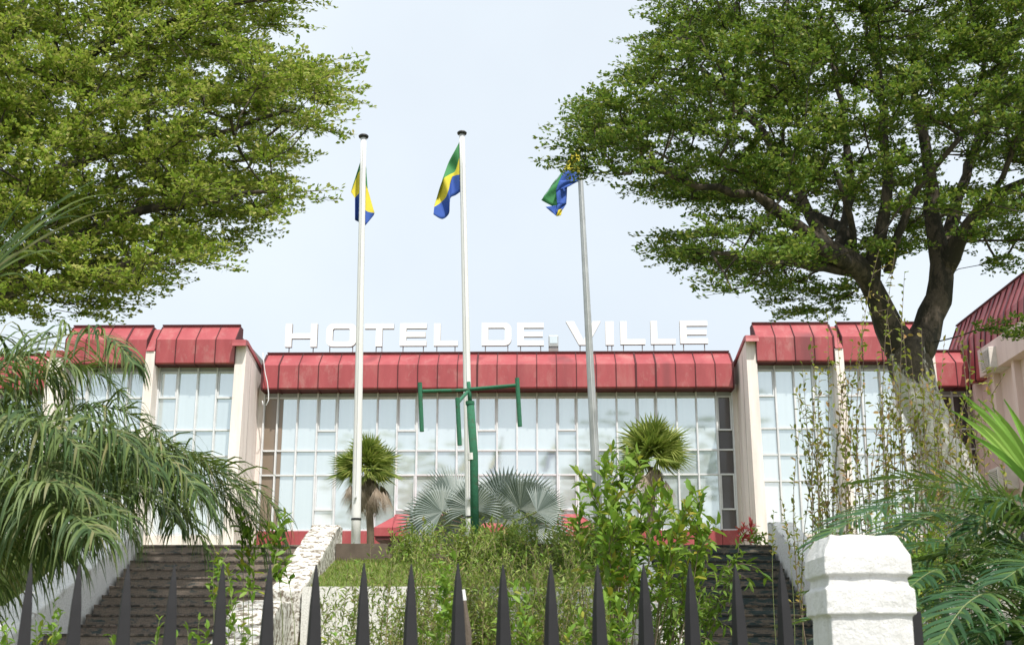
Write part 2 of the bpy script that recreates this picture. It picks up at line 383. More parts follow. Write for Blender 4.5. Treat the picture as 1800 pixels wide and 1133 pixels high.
parapet(-4.22, -3.52, [(15.8, E-.45, .2), (19.2, E+.88, .5), (20.1, E+.90, .5)], M['peeling'], 'crumbling lower white wall block at the foot of the peeling sloping wall')
parapet(2.0, 2.5, [(20.62, E+1.12, 1.0), (24.6, E+2.55, 1.0), (25.1, E+2.57, 1.0)], M['dirtywhite'], 'white sloping wall left of the dark staircase, half hidden by the leafy bush')
parapet(2.06, 2.5, [(15.8, E-.45, .2), (19.2, E+.95, .5), (20.1, E+.96, .5)], M['peeling'], 'lower white wall block at the foot of the dark staircase')
parapet(5.17, 5.62, [(15.6, E-.9, .2), (19.6, E+.8, .5), (24.6, E+2.66, .9), (25.0, E+2.68, .9)], M['dirtywhite'], 'weathered white sloping wall right of the dark staircase, behind the gate pillar')

def retaining(x0, x1, y, z0, z1, label, mat, th=0.3):
    m = MB(); k = max(2, int((x1-x0)/0.8))
    for i in range(k):
        a = x0+(x1-x0)*i/k; b = x0+(x1-x0)*(i+1)/k
        m.add([(a, y, z0), (b, y, z0), (b, y, z1), (a, y, z1), (a, y+th, z0), (b, y+th, z0), (b, y+th, z1), (a, y+th, z1)],
              [(0, 1, 2, 3), (3, 2, 6, 7), (5, 4, 7, 6)])
    m.add([(x0, y, z0), (x0, y+th, z0), (x0, y+th, z1), (x0, y, z1)], [(0, 1, 2, 3)]); m.add([(x1, y, z0), (x1, y+th, z0), (x1, y+th, z1), (x1, y, z1)], [(0, 1, 2, 3)])
    o = m.build('retaining_wall', mat); return tag(o, label, 'wall')
retaining(-3.44, 1.98, 20.5, .4, E+1.17, 'low white retaining wall behind the weeds in the centre', M['dirtywhite'])
retaining(-16, -8.04, 20.5, .4, E+0.86, 'low pale wall at the far left below the grass slope', M['dirtywhite'])
retaining(5.64, 16, 20.5, .4, E+1.15, 'low white retaining wall right of the dark staircase', M['dirtywhite'])
retaining(-3.44, 1.98, 24.22, 2.4, T+.004, 'low dark brown edge wall at the top of the grass slope in the centre', M['curb'], .34)
retaining(-16, -8.04, 24.22, 2.4, T+.104, 'low dark brown edge wall at the top of the left grass slope', M['curb'], .34)

# ---------------------------------------------------------------- BUILDING
bl = thing('town_hall', PIV, 'long pale pink town hall with tall glass walls and red metal fascias on the hill', 'building')
bl.rotation_euler = (0, 0, -BA)
GZ = T-0.2
yG = 0.0; yF = -0.8; yFt = -0.1              # centre glass, fascia front, fascia top (local, 0 = depth 46)
def lx(u, v, y): return PB(u, v, 46+y).x
def lz(u, v, y): return PB(u, v, 46+y).z
zc = dict(top=lz(880, 620, yFt), brk=lz(880, 640, yF), bot=lz(880, 682, yF), h=lz(880, 690, yG), h2=lz(880, 698, yG),
          vent=lz(880, 756, yG), t1=lz(880, 791, yG), t2=lz(880, 834, yG), v2=lz(880, 895, yG), b=lz(880, 931, yG), red=lz(880, 958, yG))
def fascia(name, xs_, zt, zb, z0, yf, yt, yb, ends=(0, 0)):
    """folded red metal panels between the seam positions xs_, as one part; seams are raised ribs"""
    m = MB()
    for i in range(len(xs_)-1):
        a, b = xs_[i]+0.012, xs_[i+1]-0.012; j = random.uniform(-.012, .012); j2 = random.uniform(-.01, .01)
        vs = []
        for x in (a, b):
            vs += [(x, yb, z0+.0), (x, yf+.04+j, z0), (x, yf+j, z0+.05), (x, yf+j2, zb+random.uniform(-.01, .01)), (x, yt+.02, zt-.05), (x, yt+.02, zt), (x, yb, zt)]
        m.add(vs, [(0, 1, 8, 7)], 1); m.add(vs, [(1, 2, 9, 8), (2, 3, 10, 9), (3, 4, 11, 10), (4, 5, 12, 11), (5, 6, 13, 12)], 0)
        m.add(vs, [(0, 1, 2, 3, 4, 5, 6), (13, 12, 11, 10, 9, 8, 7)], 0)
    for x in xs_:      # standing seams, some split and grimy
        sw = .013 if random.random() < .75 else random.uniform(.02, .04)
        m.prism([(yb, z0-.03), (yf-.01, z0-.03), (yf-.035, z0+.05), (yf-.035, zb+.01), (yt-.02, zt-.03), (yb, zt-.03)], x-sw, x+sw, 'x', 2)
    m.box(xs_[0], xs_[-1], yt-.04, yt+.10, zt+.004, zt+.05, 2)
    return m.build(name, [M['red'], M['red_dark'], M['seam']], bl)
def windows(xl, rows, vents, y, zh, zh2, zbot, pick, mul=0.036):
    """xl = mullion x positions; rows = transom z (top to bottom); vents = {col: [z..]}"""
    for i in range(len(xl)-1):
        a, b = xl[i]+mul, xl[i+1]-mul
        tz = [zh2]+sorted(list(rows)+list(vents.get(i, [])), reverse=True)+[zbot]
        m = MB()
        for p in range(len(tz)-1):
            t, q = tz[p]-.03, tz[p+1]+.03; k = [random.uniform(-.006, .006) for _ in range(3)]
            m.add([(a, y+.05+k[0], q), (b, y+.05+k[1], q), (b, y+.05+k[1]+k[2], t), (a, y+.05+k[0]+k[2], t)], [(0, 1, 2, 3)])
        wd = m.build('window', pick(i), bl, recalc=False)
        f = MB()
        f.box(xl[i]-.028, xl[i]+.028, y-.07, y+.12, zbot-.0, zh)
        f.box(xl[i]+.028, xl[i]+mul, y-.01, y+.11, zbot, zh2)
        f.box(xl[i+1]-mul, xl[i+1]-.0285, y-.01, y+.11, zbot, zh2)
        for p in range(len(tz)):
            f.box(xl[i]+mul, xl[i+1]-mul, y-.03, y+.1, tz[p]-.03, tz[p]+.03)
        for z in vents.get(i, []):         # thick opening light frame
            up = [q for q in tz if q > z+.01][-1]
            for xx in (a, b-.05): f.box(xx, xx+.05, y-.025, y+.08, z+.03, up-.03)
        if i == len(xl)-2: f.box(xl[i+1]-.028, xl[i+1]+.028, y-.07, y+.12, zbot, zh)
        f.build('frame', M['alu'], wd)
        h = MB().box(xl[i]+.03, xl[i+1]-.03, y+.0, y+.06, zh2+.032, zh); h.build('header_panel', M['header'], wd)
# ---- centre
x0c = lx(460, 800, 0); x1c = lx(1291, 800, 0)
mc = [lx(490+34.9*k, 690, 0) for k in range(23)]
xm = [x0c]+mc+[x1c]
fs_ = [lx(490+34.9*k, 660, yF) for k in range(23)]
fascia('fascia', [lx(461, 660, yF)]+fs_+[lx(1289, 660, yF)], zc['top'], zc['brk'], zc['bot'], yF, yFt, 0.3)
vents = {i: [zc['vent']]+[zc['v2']] for i in range(3, 24, 4)}
vents[23] = [zc['vent'], zc['v2']]
def pickc(i): return M['glassbrown'] if i in (0,) else (M['glassdark'] if i == 23 else M['glass'])
windows(xm, [zc['t1'], zc['t2']], vents, 0, zc['h'], zc['h2'], zc['b'], pickc)
# brown curtain half of second column
MB().box(mc[0]+.05, mc[0]+.2, .02, .04, zc['b']+.03, zc['h2']-.03).build('curtain', M['glassbrown'], bl)
bb = MB()
for i in range(len(xm)-1): bb.box(xm[i]+.01, xm[i+1]-.01, -.12, .15, zc['red'], zc['b']-.032, 0)
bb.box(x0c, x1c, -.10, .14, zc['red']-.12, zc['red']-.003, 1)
bb.build('red_sill_band', [M['red'], M['red_dark']], bl)
MB().box(x0c-1.2, x1c+1.2, .16, .5, GZ, zc['h']+.3).box(x0c-1.2, x0c-.03, .03, .159, GZ, zc['h']+.3).box(x1c+.03, x1c+1.2, .03, .159, GZ, zc['h']+.3).box(x0c, x1c, -.05, .16, GZ, zc['red']-.125).build('wall', M['pink'], bl)
# ---- wings (left & right): two bays with pilaster between
yw = -1.9; ywf = -2.5; ywt = -1.9; ypil = -2.8
zw = dict(top=lz(880, 570.5, ywt), brk=lz(880, 594, ywf), bot=lz(880, 637, ywf), h=lz(880, 643, yw), h2=lz(880, 652, yw),
          v1=lz(880, 697, yw), t1=lz(880, 754, yw), t2=lz(880, 800, yw), t3=lz(880, 846, yw), b=lz(880, 938, yw))
def wing(sgn, uA, uB, uC, uD, uE, uF, cap_v):
    # uA..uB inner pillar, uB..uC bay, uC..uD pilaster, uD..uE bay, uE..uF end pillar  (ordered outward)
    XA, XB, XC, XD, XE, XF = [lx(q, 640, ywf) for q in (uA, uB, uC, uD, uE, uF)]
    def bay(p, q, nm):
        a, b = min(p, q), max(p, q)
        fx = [a+(b-a)*k/4 for k in range(5)]
        fascia('fascia', fx, zw['top'], zw['brk'], zw['bot'], ywf, ywt, yw+.4)
        k = 1.0
        a2, b2 = a+.03, b-.03
        wx = [a2+(b2-a2)*k/4 for k in range(5)]
        vs = {0: [zw['v1']], 3: [zw['v1']]}
        windows(wx, [zw['t1'], zw['t2'], zw['t3']], vs, yw, zw['h'], zw['h2'], zw['b'], lambda i: M['glass'])
    bay(XB, XC, ''); bay(XD, XE, '')
    def pil(a, b, zt, depth, yfr, cap=True):
        a, b = min(a, b), max(a, b)
        MB().box(a, b, yfr, depth, GZ, zt).build('pilaster', M['pink'], bl, bevel=.02)
    # inner pillar: thick return wall from wing front to centre glass
    a, b = min(XA, XB), max(XA, XB); zt = lz(880, cap_v, ypil)
    MB().prism([(ypil+.0, GZ), (.45, GZ), (.45, zt-.35), (-.1, zt-.35), (ypil+.35, zt)], a, b).box(a-.004, b+.004, -1.25, -1.22, GZ, GZ+.01).build('pilaster', M['pink'], bl)
    cp = MB(); cp.prism([(ypil-.04, zt-.12), (ypil+.0, zt+.0), (ypil+.02, zt+.12), (ypil+.36, zt+.16), (-.1, zt-.18), (.45, zt-.18), (.45, zt-.33), (-.1, zt-.34), (ypil+.37, zt+.01), (ypil+.03, zt-.12)], a-.05, b+.05)
    cp.build('coping', M['red'], bl)
    # vertical joints on the return
    MB().box(a-.006, b+.006, -1.6, -1.575, GZ+.5, zt-.35).build('wall_joint', M['roof'], bl)
    pil(XC, XD, lz(880, 612, ypil), yw+.3, ypil+.2)
    MB().prism([(ypil+.15, lz(880, 612, ypil)), (ywt+.1, zw['top']-.1), (ywt+.3, zw['top']-.1), (ywt+.3, lz(880, 612, ypil))], min(XC, XD)+.02, max(XC, XD)-.02).build('pilaster_cap', M['red'], bl)
    a, b = min(XE, XF), max(XE, XF)
    MB().box(a, b, ypil, .45, GZ, zw['bot']+.2).build('pilaster', M['pink'], bl)
    MB().box(a-.04, b+.04, ypil-.04, .45, zw['bot']+.203, zw['bot']+.45).build('coping', M['red'], bl)
    a, b = min(XB, XE), max(XB, XE)
    MB().box(a, b, yw+.13, yw+.4, GZ, zw['bot']).box(a, b, yw-.05, yw+.13, GZ, zw['b']-.03).build('wall', M['pink'], bl)
    MB().box(a, b, yw+.41, 9, zw['bot']-.3, zw['top']-.35).build('roof', M['roof'], bl)
    return XE, XF
wing(-1, 431, 412, 272, 256, 112, 88, 600)
rXE, rXF = wing(1, 1313, 1331, 1468, 1483, 1622, 1640, 596)
# ---- outer centre-height pieces, left and right of the wings
def lowpart(u0, u1, glassmat, n):
    a = lx(u0, 660, yF); b = lx(u1, 660, yF); xx = [a+(b-a)*k/n for k in range(n+1)]
    fascia('fascia', xx, zc['top'], zc['brk'], zc['bot'], yF, yFt, 0.3)
    windows(xx, [zc['vent'], zc['t1'], zc['t2'], zc['v2']], {}, 0, zc['h'], zc['h2'], zc['b'], lambda i: glassmat)
    MB().box(a, b, .16, .5, GZ, zc['h']+.3).box(a, b, -.05, .16, GZ, zc['b']-.032).build('wall', M['pink'], bl)
    MB().box(a, b, .51, 9, zc['bot'], zc['top']-.04).build('roof', M['roof'], bl)
lowpart(-170, 86, M['glass'], 8)
lowpart(1642, 1722, M['glassdark'], 2)
MB().box(x0c, x1c, .51, 9, zc['bot'], zc['top']-.04).build('roof', M['roof'], bl)
# ---- right return wing coming towards the camera
xr = PB(1705, 676, 45.2).x
zb_ = PBX(1720, 667, xr).z; zt_ = PBX(1800, 481, xr+.55).z; zm_ = zb_+(zt_-zb_)*.62
m = MB(); L = [(-12+0.62*k) for k in range(21)]; L = [y for y in L if y < 0.3]+[0.3, .9, 1.5]; ysp = PBX(1729, 661, xr).y; L = sorted([y for y in L if abs(y-ysp) > .3]+[ysp]); zr2 = PBX(1735, 604, xr-.12).z
for i in range(len(L)-1):
    a, b = L[i]+.012, L[i+1]-.012; j = random.uniform(-.012, .012)
    zb0 = zb_ if L[i] >= ysp-.01 else zr2
    prof = [(xr+.5, zb0), (xr+.04, zb0), (xr+j, zb0+.06), (xr+.1+j, zm_), (xr+.55, zt_-.06), (xr+.55, zt_), (xr+.8, zt_)]
    vs = [(p[0], a, p[1]) for p in prof]+[(p[0], b, p[1]) for p in prof]
    m.add(vs, [(k, k+1, k+8, k+7) for k in range(6)]+[(6, 5, 4, 3, 2, 1, 0), (7, 8, 9, 10, 11, 12, 13)])
for i, y in enumerate(L):
    w_ = .016 if i % 3 else .07; zb0 = zb_ if y > ysp+.01 else zr2
    m.prism([(xr+.5, zb0-.02), (xr-.03, zb0-.02), (xr-.035, zb0+.06), (xr+.06, zm_), (xr+.51, zt_-.04), (xr+.8, zt_-.04)], y-w_, y+w_, 'y', 1 if i % 3 else 2)
m.box(xr+.5, xr+.9, -12, 1.5, zt_+.003, zt_+.06, 1)
m.build('fascia', [M['red'], M['seam'], M['red_dark']], bl)
MB().box(xr+.3, xr+.8, -12, 1.4, GZ, zb_+.3).box(xr-.14, xr+.299, -12, ysp-.02, zb_-.05, zr2-.021).build('wall', M['pink2'], bl)
MB().box(xr+.82, xr+9, -12, 1.4, GZ, zt_-.1).build('roof', M['roof'], bl)
for (y, w_) in ((-1.0, .5), (-2.9, .45), (-4.8, .45), (-6.7, .45)):
    MB().box(xr+.06, xr+.299, y-w_/2+.1, y+w_/2-.1, GZ, zb_-.01).build('pilaster', M['pink2'], bl)
for (yy, za, zb2) in ((-1.95, GZ+.9, GZ+2.6), (-3.85, GZ+.9, GZ+2.6), (-1.95, GZ+3.4, GZ+4.6), (-5.75, GZ+.9, GZ+2.6)):
    wd = MB().add([(xr+.27, yy-.55, za), (xr+.27, yy+.55, za), (xr+.27, yy+.55, zb2), (xr+.27, yy-.55, zb2)], [(0, 1, 2, 3)]).build('window', M['glassdark'], bl)
    f = MB()
    for q in (-.55, 0, .55): f.box(xr+.2, xr+.28, yy+q-.03, yy+q+.03, za, zb2)
    for q in (za, (za+zb2)/2, zb2): f.box(xr+.21, xr+.275, yy-.58, yy+.58, q-.03, q+.03)
    f.build('frame', M['alu'], wd)
# air conditioners on that wall
def ac(u, v, label):
    c = PBX(u, v, xr+.02); 
    e = thing('air_conditioner', MB_ @ c, label, 'air conditioner', 'wall air conditioners'); e.rotation_euler = (0, 0, -BA)
    MB().box(-.42, .28, -.45, .45, -.38, .38).build('case', M['ac'], e, bevel=.02)
    gr = MB(); gr.box(-.435, -.422, -.36, .36, -.3, .3, 0)
    for k in range(9): gr.box(-.45, -.436, -.36, .36, -.29+.068*k, -.26+.068*k, 1)
    for k in range(8): gr.box(-.452, -.4505, -.35+.1*k, -.335+.1*k, -.3, .3, 1)
    gr.build('grille', [M['darkgrille'], M['ac']], e)
ac(1752, 632, 'boxy pale air conditioner high on the pink wall, just under the red fascia')
ac(1768, 842, 'boxy pale air conditioner low on the pink wall behind the right palm')
# ---- entrance canopy
cz = dict(t=lz(850, 903, -3.4), k=lz(850, 926, -4), b=lz(850, 941, -4), g=0)
cxa = lx(657, 930, -4); cxb = lx(1052, 930, -4)
m = MB(); n = 12
xx = [cxa+(cxb-cxa)*k/n for k in range(n+1)]
for i in range(n):
    a, b = xx[i]+.008, xx[i+1]-.008
    ta = a+.75 if i == 0 else a; tb = b-.75 if i == n-1 else b
    m.add([(a, -4, cz['b']), (b, -4, cz['b']), (b, -4, cz['k']), (a, -4, cz['k']), (ta, -3.4, cz['t']), (tb, -3.4, cz['t']), (ta, -.1, cz['t']), (tb, -.1, cz['t'])],
          [(0, 1, 2, 3), (3, 2, 5, 4), (4, 5, 7, 6)])
m.add([(cxa, -4, cz['b']), (cxa, -4, cz['k']), (cxa+.75, -3.4, cz['t']), (cxa+.75, -.1, cz['t']), (cxa, -.1, cz['b'])], [(0, 1, 2, 3, 4)])
m.add([(cxb, -4, cz['b']), (cxb, -4, cz['k']), (cxb-.75, -3.4, cz['t']), (cxb-.75, -.1, cz['t']), (cxb, -.1, cz['b'])], [(0, 1, 2, 3, 4)])
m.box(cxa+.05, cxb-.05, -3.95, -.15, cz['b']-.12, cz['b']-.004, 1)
cn = m.build('entrance_canopy', [M['red'], M['red_dark']], bl)
MB().box(cxa+1.0, cxb-1.0, -3.0, -.13, GZ, cz['b']-.13).build('porch_wall', M['white'], bl)

# ---------------------------------------------------------------- ROOF SIGN
sg_y = 0.6
SG = MB_ @ Vector((lx(873, 612, sg_y), sg_y, zc['top']))
sign = thing('roof_sign', SG, 'row of big white letters reading HOTEL DE VILLE along the roof edge', 'sign'); sign.rotation_euler = (0, 0, -BA)
ox = lx(873, 612, sg_y); oz = zc['top']
def letter(ch, u0, u1, vt, vb):
    X0, X1 = lx(u0, vb, sg_y)-ox, lx(u1, vb, sg_y)-ox; Z0, Z1 = lz(u0, vb, sg_y)-oz, lz(u0, vt, sg_y)-oz
    W_, H_ = X1-X0, Z1-Z0; sv = 0.255; sh = 0.21
    m = MB(); d0, d1 = -.13, .05
    def slab(poly):
        n = len(poly); vs = [(X0+p[0], d0, Z0+p[1]) for p in poly]+[(X0+p[0], d1, Z0+p[1]) for p in poly]
        m.add(vs, [tuple(range(n)), tuple(range(2*n-1, n-1, -1))], 0); m.add(vs, [(i, (i+1) % n, (i+1) % n+n, i+n) for i in range(n)], 1)
    def rect(a, b, c, d): slab([(a, c), (b, c), (b, d), (a, d)])
    if ch == 'H': slab([(0,0),(sv,0),(sv,H_*.36),(W_-sv,H_*.36),(W_-sv,0),(W_,0),(W_,H_),(W_-sv,H_),(W_-sv,H_*.36+sh),(sv,H_*.36+sh),(sv,H_),(0,H_)])
    if ch == 'T': slab([(W_/2-sv/2,0),(W_/2+sv/2,0),(W_/2+sv/2,H_-sh),(W_,H_-sh),(W_,H_),(0,H_),(0,H_-sh),(W_/2-sv/2,H_-sh)])
    if ch == 'L': slab([(0,0),(W_,0),(W_,sh),(sv,sh),(sv,H_),(0,H_)])
    if ch == 'I': rect(0, W_, 0, H_)
    if ch == 'E':
        c = H_/2; slab([(0,0),(W_,0),(W_,sh),(sv,sh),(sv,c-sh/2),(W_*.96,c-sh/2),(W_*.96,c+sh/2),(sv,c+sh/2),(sv,H_-sh),(W_,H_-sh),(W_,H_),(0,H_)])
    if ch == 'V':
        s2 = sv*1.25; slab([(W_/2-s2*.55,0),(W_/2+s2*.55,0),(W_,H_),(W_-s2,H_),(W_/2,sh*.9),(s2,H_),(0,H_)])
    if ch in 'OD':
        def rr(a, b, c, d, r, left):
            pts = []
            for (cx, cy, a0, rad) in ((b-r, c+r, -90, r), (b-r, d-r, 0, r), (a+(r if left else .002), d-(r if left else .002), 90, r if left else .002), (a+(r if left else .002), c+(r if left else .002), 180, r if left else .002)):
                for k in range(6): q = R(a0+18*k); pts.append((cx+rad*math.cos(q), cy+rad*math.sin(q)))
            return pts
        lf = ch == 'O'
        O = rr(0, W_, 0, H_, .26, lf); I = rr(sv, W_-sv, sh, H_-sh, .07, lf); n = len(O)
        vs = [(X0+p[0], y, Z0+p[1]) for y in (d0, d1) for q in (O, I) for p in q]
        fr = [(i, (i+1) % n, n+(i+1) % n, n+i) for i in range(n)]
        m.add(vs, fr+[tuple(2*n+k for k in reversed(f)) for f in fr], 0)
        m.add(vs, [(i, 2*n+i, 2*n+(i+1) % n, (i+1) % n) for i in range(n)]+[(n+i, n+(i+1) % n, 3*n+(i+1) % n, 3*n+i) for i in range(n)], 1)
    o = m.build('letter', [M['signwhite'], M['signside']], sign)
    o['label'] = 'white letter '+ch
    st = MB()
    for fx in ((.12, .88) if W_ > .6 else (.25, .75)):
        if ch in 'TV': fx = .4 if fx < .5 else .6
        xx = X0+W_*fx; st.box(xx-.018, xx+.018, -.03, .0, -.05, Z0+.02)
    st.build('stand', M['signside'], o)
for a in [('H', 501.7, 557.5, 570, 611), ('O', 573.6, 626.5, 570, 610.5), ('T', 641, 692, 570, 610), ('E', 703, 750, 569.5, 609), ('L', 763, 805, 569.5, 609),
          ('D', 847, 899, 568.5, 608.5), ('E', 909.5, 956, 568.5, 608.5), ('V', 995, 1056.5, 566, 607.5), ('I', 1064.5, 1079, 566, 607.5), ('L', 1090.5, 1134, 566, 606.5), ('L', 1144, 1187.5, 565.5, 606), ('E', 1195.5, 1244, 565, 605)]:
    letter(*a)
# flood light
fl = thing('floodlight', MB_ @ Vector((lx(973, 612, 0), .1, zc['top'])), 'small grey floodlight on the roof edge between the white words DE and VILLE', 'floodlight')
MB().box(-.19, .19, -.1, .1, .28, .72).build('lamp_housing', M['galv'], fl, bevel=.02)
MB().box(-.15, .15, -.115, -.101, .40, .68).build('lens', M['glass'], fl)
MB().box(-.19, -.15, -.05, .05, .0, .27).box(.15, .19, -.05, .05, 0, .27).box(-.149, .149, -.05, .05, .1, .24).build('bracket', M['signside'], fl)
# loose cable hanging at the left end of the centre fascia
cb = MB(); pts = [PB(u, v, 45.05) for u, v in ((462, 620), (464, 640), (466, 655), (470, 672), (472, 690), (472, 703), (468, 712), (463, 712), (461, 704))]
cb.tube([MB_ @ p for p in pts], .02, 5); tag(cb.build('cable', M['alu'], smooth=True), 'loose pale cable hanging down at the left end of the long red fascia', 'cable')

# ---------------------------------------------------------------- FLAGPOLES, FLAGS, OLD LAMP POST
def pole(u0, v0, u1, v1, Y, r0, r1, mat, label, band=None, cap=True, zbase=None):
    b = P(u0, v0, Y); t = P(u1, v1, Y); d = (t-b)
    k = (b.z-(T-.05))/d.z; b2 = b-d*k
    e = thing('flagpole', b2, label, 'flagpole', 'flagpoles in front of the town hall')
    m = MB(); h = t-b2; segs = 12
    m.tube([h*(i/segs) for i in range(segs+1)], [r0+(r1-r0)*i/segs for i in range(segs+1)], 16)
    m.build('shaft', mat, e, smooth=True)
    MB().box(-.22, .22, -.22, .22, .0, .07).build('base_plate', M['galv'], e)
    if cap:
        c = MB(); c.tube([h+Vector((0, 0, z)) for z in (0, .015, .05, .075, .1)], [.03, .105, .115, .09, .02], 18)
        c.build('cap', M['black'], e, smooth=True)
    if band:
        q = P(u0+(u1-u0)*(v0-band)/(v0-v1), band, Y)-b2; dn = h.normalized()
        MB().tube([q-dn*.02, q+dn*.02], r0+.006, 16).build('band', M['black'], e)
    hw = MB()
    q0 = b2-b2+h*.12
    hw.tube([h*.12+Vector((.0, -.11, 0)), h*.985+Vector((-.0, -.075, 0))], .007, 4).box(h.x*.12-.02, h.x*.12+.02, h.y*.12-.16, h.y*.12-.07, h.z*.12-.02, h.z*.12+.02); hw.build('halyard', M['alu'], e)
    return e
pole(625, 965, 639, 243, 25.3, .098, .062, M['pole'], 'leftmost of the three white flagpoles, standing beside the peeling stair wall', 912)
pole(827, 955, 812, 237, 26.2, .098, .062, M['pole'], 'middle white flagpole, partly behind the green post', 908)
pole(1049, 860, 1017, 250, 26.2, .105, .055, M['galv'], 'rightmost flagpole, dull grey metal, its top hidden by the tree', None)

def cr(c): return (560+c[0]/3.454, 220+c[1]/3.454)
def flaggrid(cols, Y, label, depth, nsub=6):
    """cols: list of columns; each = 4 crop points (top, green/yellow, yellow/blue, bottom)"""
    m = MB(); nc = len(cols)
    def pt(i, j): return Vector(cr(cols[i][j]))
    def cat(p0, p1, p2, p3, t): return 0.5*((2*p1)+(p2-p0)*t+(2*p0-5*p1+4*p2-p3)*t*t+(3*p1-p0-3*p2+p3)*t**3)
    CC = []
    for i in range((nc-1)*nsub+1):
        a = min(i//nsub, nc-2); t = i/nsub-a
        CC.append([cat(pt(max(a-1, 0), j), pt(a, j), pt(a+1, j), pt(min(a+2, nc-1), j), t) for j in range(4)])
    K = 5; rows = K*3+1; V = []
    for i, c in enumerate(CC):
        for r in range(rows):
            j = min(r//K, 2); t = r/K-j; q = c[j]*(1-t)+c[j+1]*t
            s = i/(len(CC)-1)
            V.append(P(q.x, q.y, Y+depth(s, r/(rows-1))))
    m.v = [tuple(v) for v in V]
    for i in range(len(CC)-1):
        for r in range(rows-1):
            m.f.append((i*rows+r, i*rows+r+1, (i+1)*rows+r+1, (i+1)*rows+r)); m.m.append(r//K)
    o = m.build('flag', [M['fgreen'], M['fyellow'], M['fblue']], smooth=True, recalc=False)
    o.modifiers.new('thickness', 'SOLIDIFY').thickness = .006
    return tag(o, label, 'flag', 'green, yellow and blue flags')
flaggrid([[(258, 212), (197, 405), (222, 440), (222, 575)], [(262, 207), (247, 280), (245, 415), (250, 592)], [(272, 203), (272, 290), (270, 400), (265, 597)],
          [(284, 215), (290, 372), (280, 510), (283, 607)], [(289, 262), (298, 385), (340, 533), (335, 547)]], 25.52,
         'limp green, yellow and blue flag on the leftmost flagpole', lambda s, t: .10*math.sin(s*14)*t)
flaggrid([[(858, 95), (858, 178), (858, 300), (860, 405)], [(830, 150), (847, 228), (830, 306), (832, 425)], [(800, 205), (832, 279), (805, 322), (800, 442)],
          [(780, 250), (790, 303), (790, 390), (796, 490)], [(756, 322), (757, 328), (775, 435), (790, 540)], [(735, 380), (736, 385), (740, 472), (750, 570)], [(705, 484), (704, 490), (702, 496), (697, 542)]], 26.25,
         'green, yellow and blue flag drooping left from the middle flagpole', lambda s, t: -.12*math.sin(s*11+t*3)*s**.5+.1*s)
# right flag: folded, blue foremost
fr = MB()
def patch(poly, mi, sub=4):
    import bmesh
    o = len(fr.v)
    (a, b, c, d) = poly; n = 8
    for i in range(n+1):
        for j in range(n+1):
            s, t = i/n, j/n
            q = [(a[k]*(1-s)+b[k]*s)*(1-t)+(d[k]*(1-s)+c[k]*s)*t for k in range(3)]
            uu = cr(q[:2]); wob = .035*math.sin(s*7+t*4+mi)*math.sin(math.pi*s)**.5
            fr.v.append(tuple(P(uu[0], uu[1], 26.1+q[2]+wob)))
    for i in range(n):
        for j in range(n):
            fr.f.append((o+i*(n+1)+j, o+(i+1)*(n+1)+j, o+(i+1)*(n+1)+j+1, o+i*(n+1)+j+1)); fr.m.append(mi)
patch([(1592, 150, 0), (1545, 152, .05), (1486, 274, .05), (1585, 292, 0)], 1)
patch([(1490, 270, .06), (1420, 360, .1), (1352, 455, .12), (1425, 350, .1)], 0)
patch([(1490, 272, .05), (1352, 455, .12), (1420, 492, .1), (1465, 330, .02)], 0)
patch([(1465, 330, .02), (1420, 492, .1), (1447, 486, .0), (1445, 400, 0)], 0)
patch([(1490, 272, 0), (1585, 290, 0), (1575, 345, 0), (1462, 340, -.05)], 2)
patch([(1462, 335, -.05), (1575, 342, 0), (1510, 376, -.03), (1440, 400, -.05)], 2)
patch([(1442, 398, -.02), (1510, 374, .08), (1503, 482, .1), (1448, 480, -.04)], 2)
patch([(1448, 478, -.03), (1503, 480, .1), (1484, 508, .05), (1440, 548, 0)], 2)
patch([(1378, 497, -.05), (1460, 484, 0), (1452, 522, 0), (1440, 549, -.05)], 2)
patch([(1455, 515, -.01), (1484, 505, .04), (1470, 548, .02), (1443, 553, 0)], 1)
o = fr.build('flag', [M['fgreen'], M['fyellow'], M['fblue']], smooth=True, recalc=False); o.modifiers.new('thickness', 'SOLIDIFY').thickness = .006
tag(o, 'twisted flag on the rightmost flagpole, touching the leaves of the right tree', 'flag', 'green, yellow and blue flags')

Yg = 25.0
gb = P(835, 960, Yg); gb.z = T-.05
gp = thing('green_post', gb, 'tall green painted post with a three-armed cross top and hanging tubes', 'post')
def rel(u, v, Y=Yg): return P(u, v, Y)-gb
MB().tube([Vector((0, 0, 0)), rel(833, 800), rel(826.5, 706)], [.088, .085, .08], 14).build('post', M['greenpaint'], gp, smooth=True)
MB().tube([rel(826.5, 708), rel(823.5, 671)], [.045, .04], 10).build('neck', M['greenpaint'], gp, smooth=True)
MB().tube([rel(826.3, 711)+Vector((0, 0, .0)), rel(826.3, 705)], [.093, .093], 14).build('collar', M['greenpaint'], gp)
MB().tube([rel(829.5, 808), rel(829, 796)], .0885, 14).build('white_band', M['pole'], gp)
MB().tube([rel(824, 685), rel(742, 687, 24.7)], .035, 8).build('arm', M['greenpaint'], gp)
MB().tube([rel(825, 684), rel(908, 677, 24.6)], .04, 8).build('arm', M['greenpaint'], gp)
MB().tube([rel(822, 688), rel(804, 708, 23.8)], .035, 8).build('arm', M['greenpaint'], gp)
for (a, b, Yq) in (((738, 672), (741.5, 758), 24.7), ((909, 664), (914, 749), 24.6), ((804, 699), (808, 782), 23.8)):
    MB().tube([rel(*a, Yq), rel(*b, Yq)], .045, 10).build('hanging_tube', M['greenpaint'], gp, smooth=False)

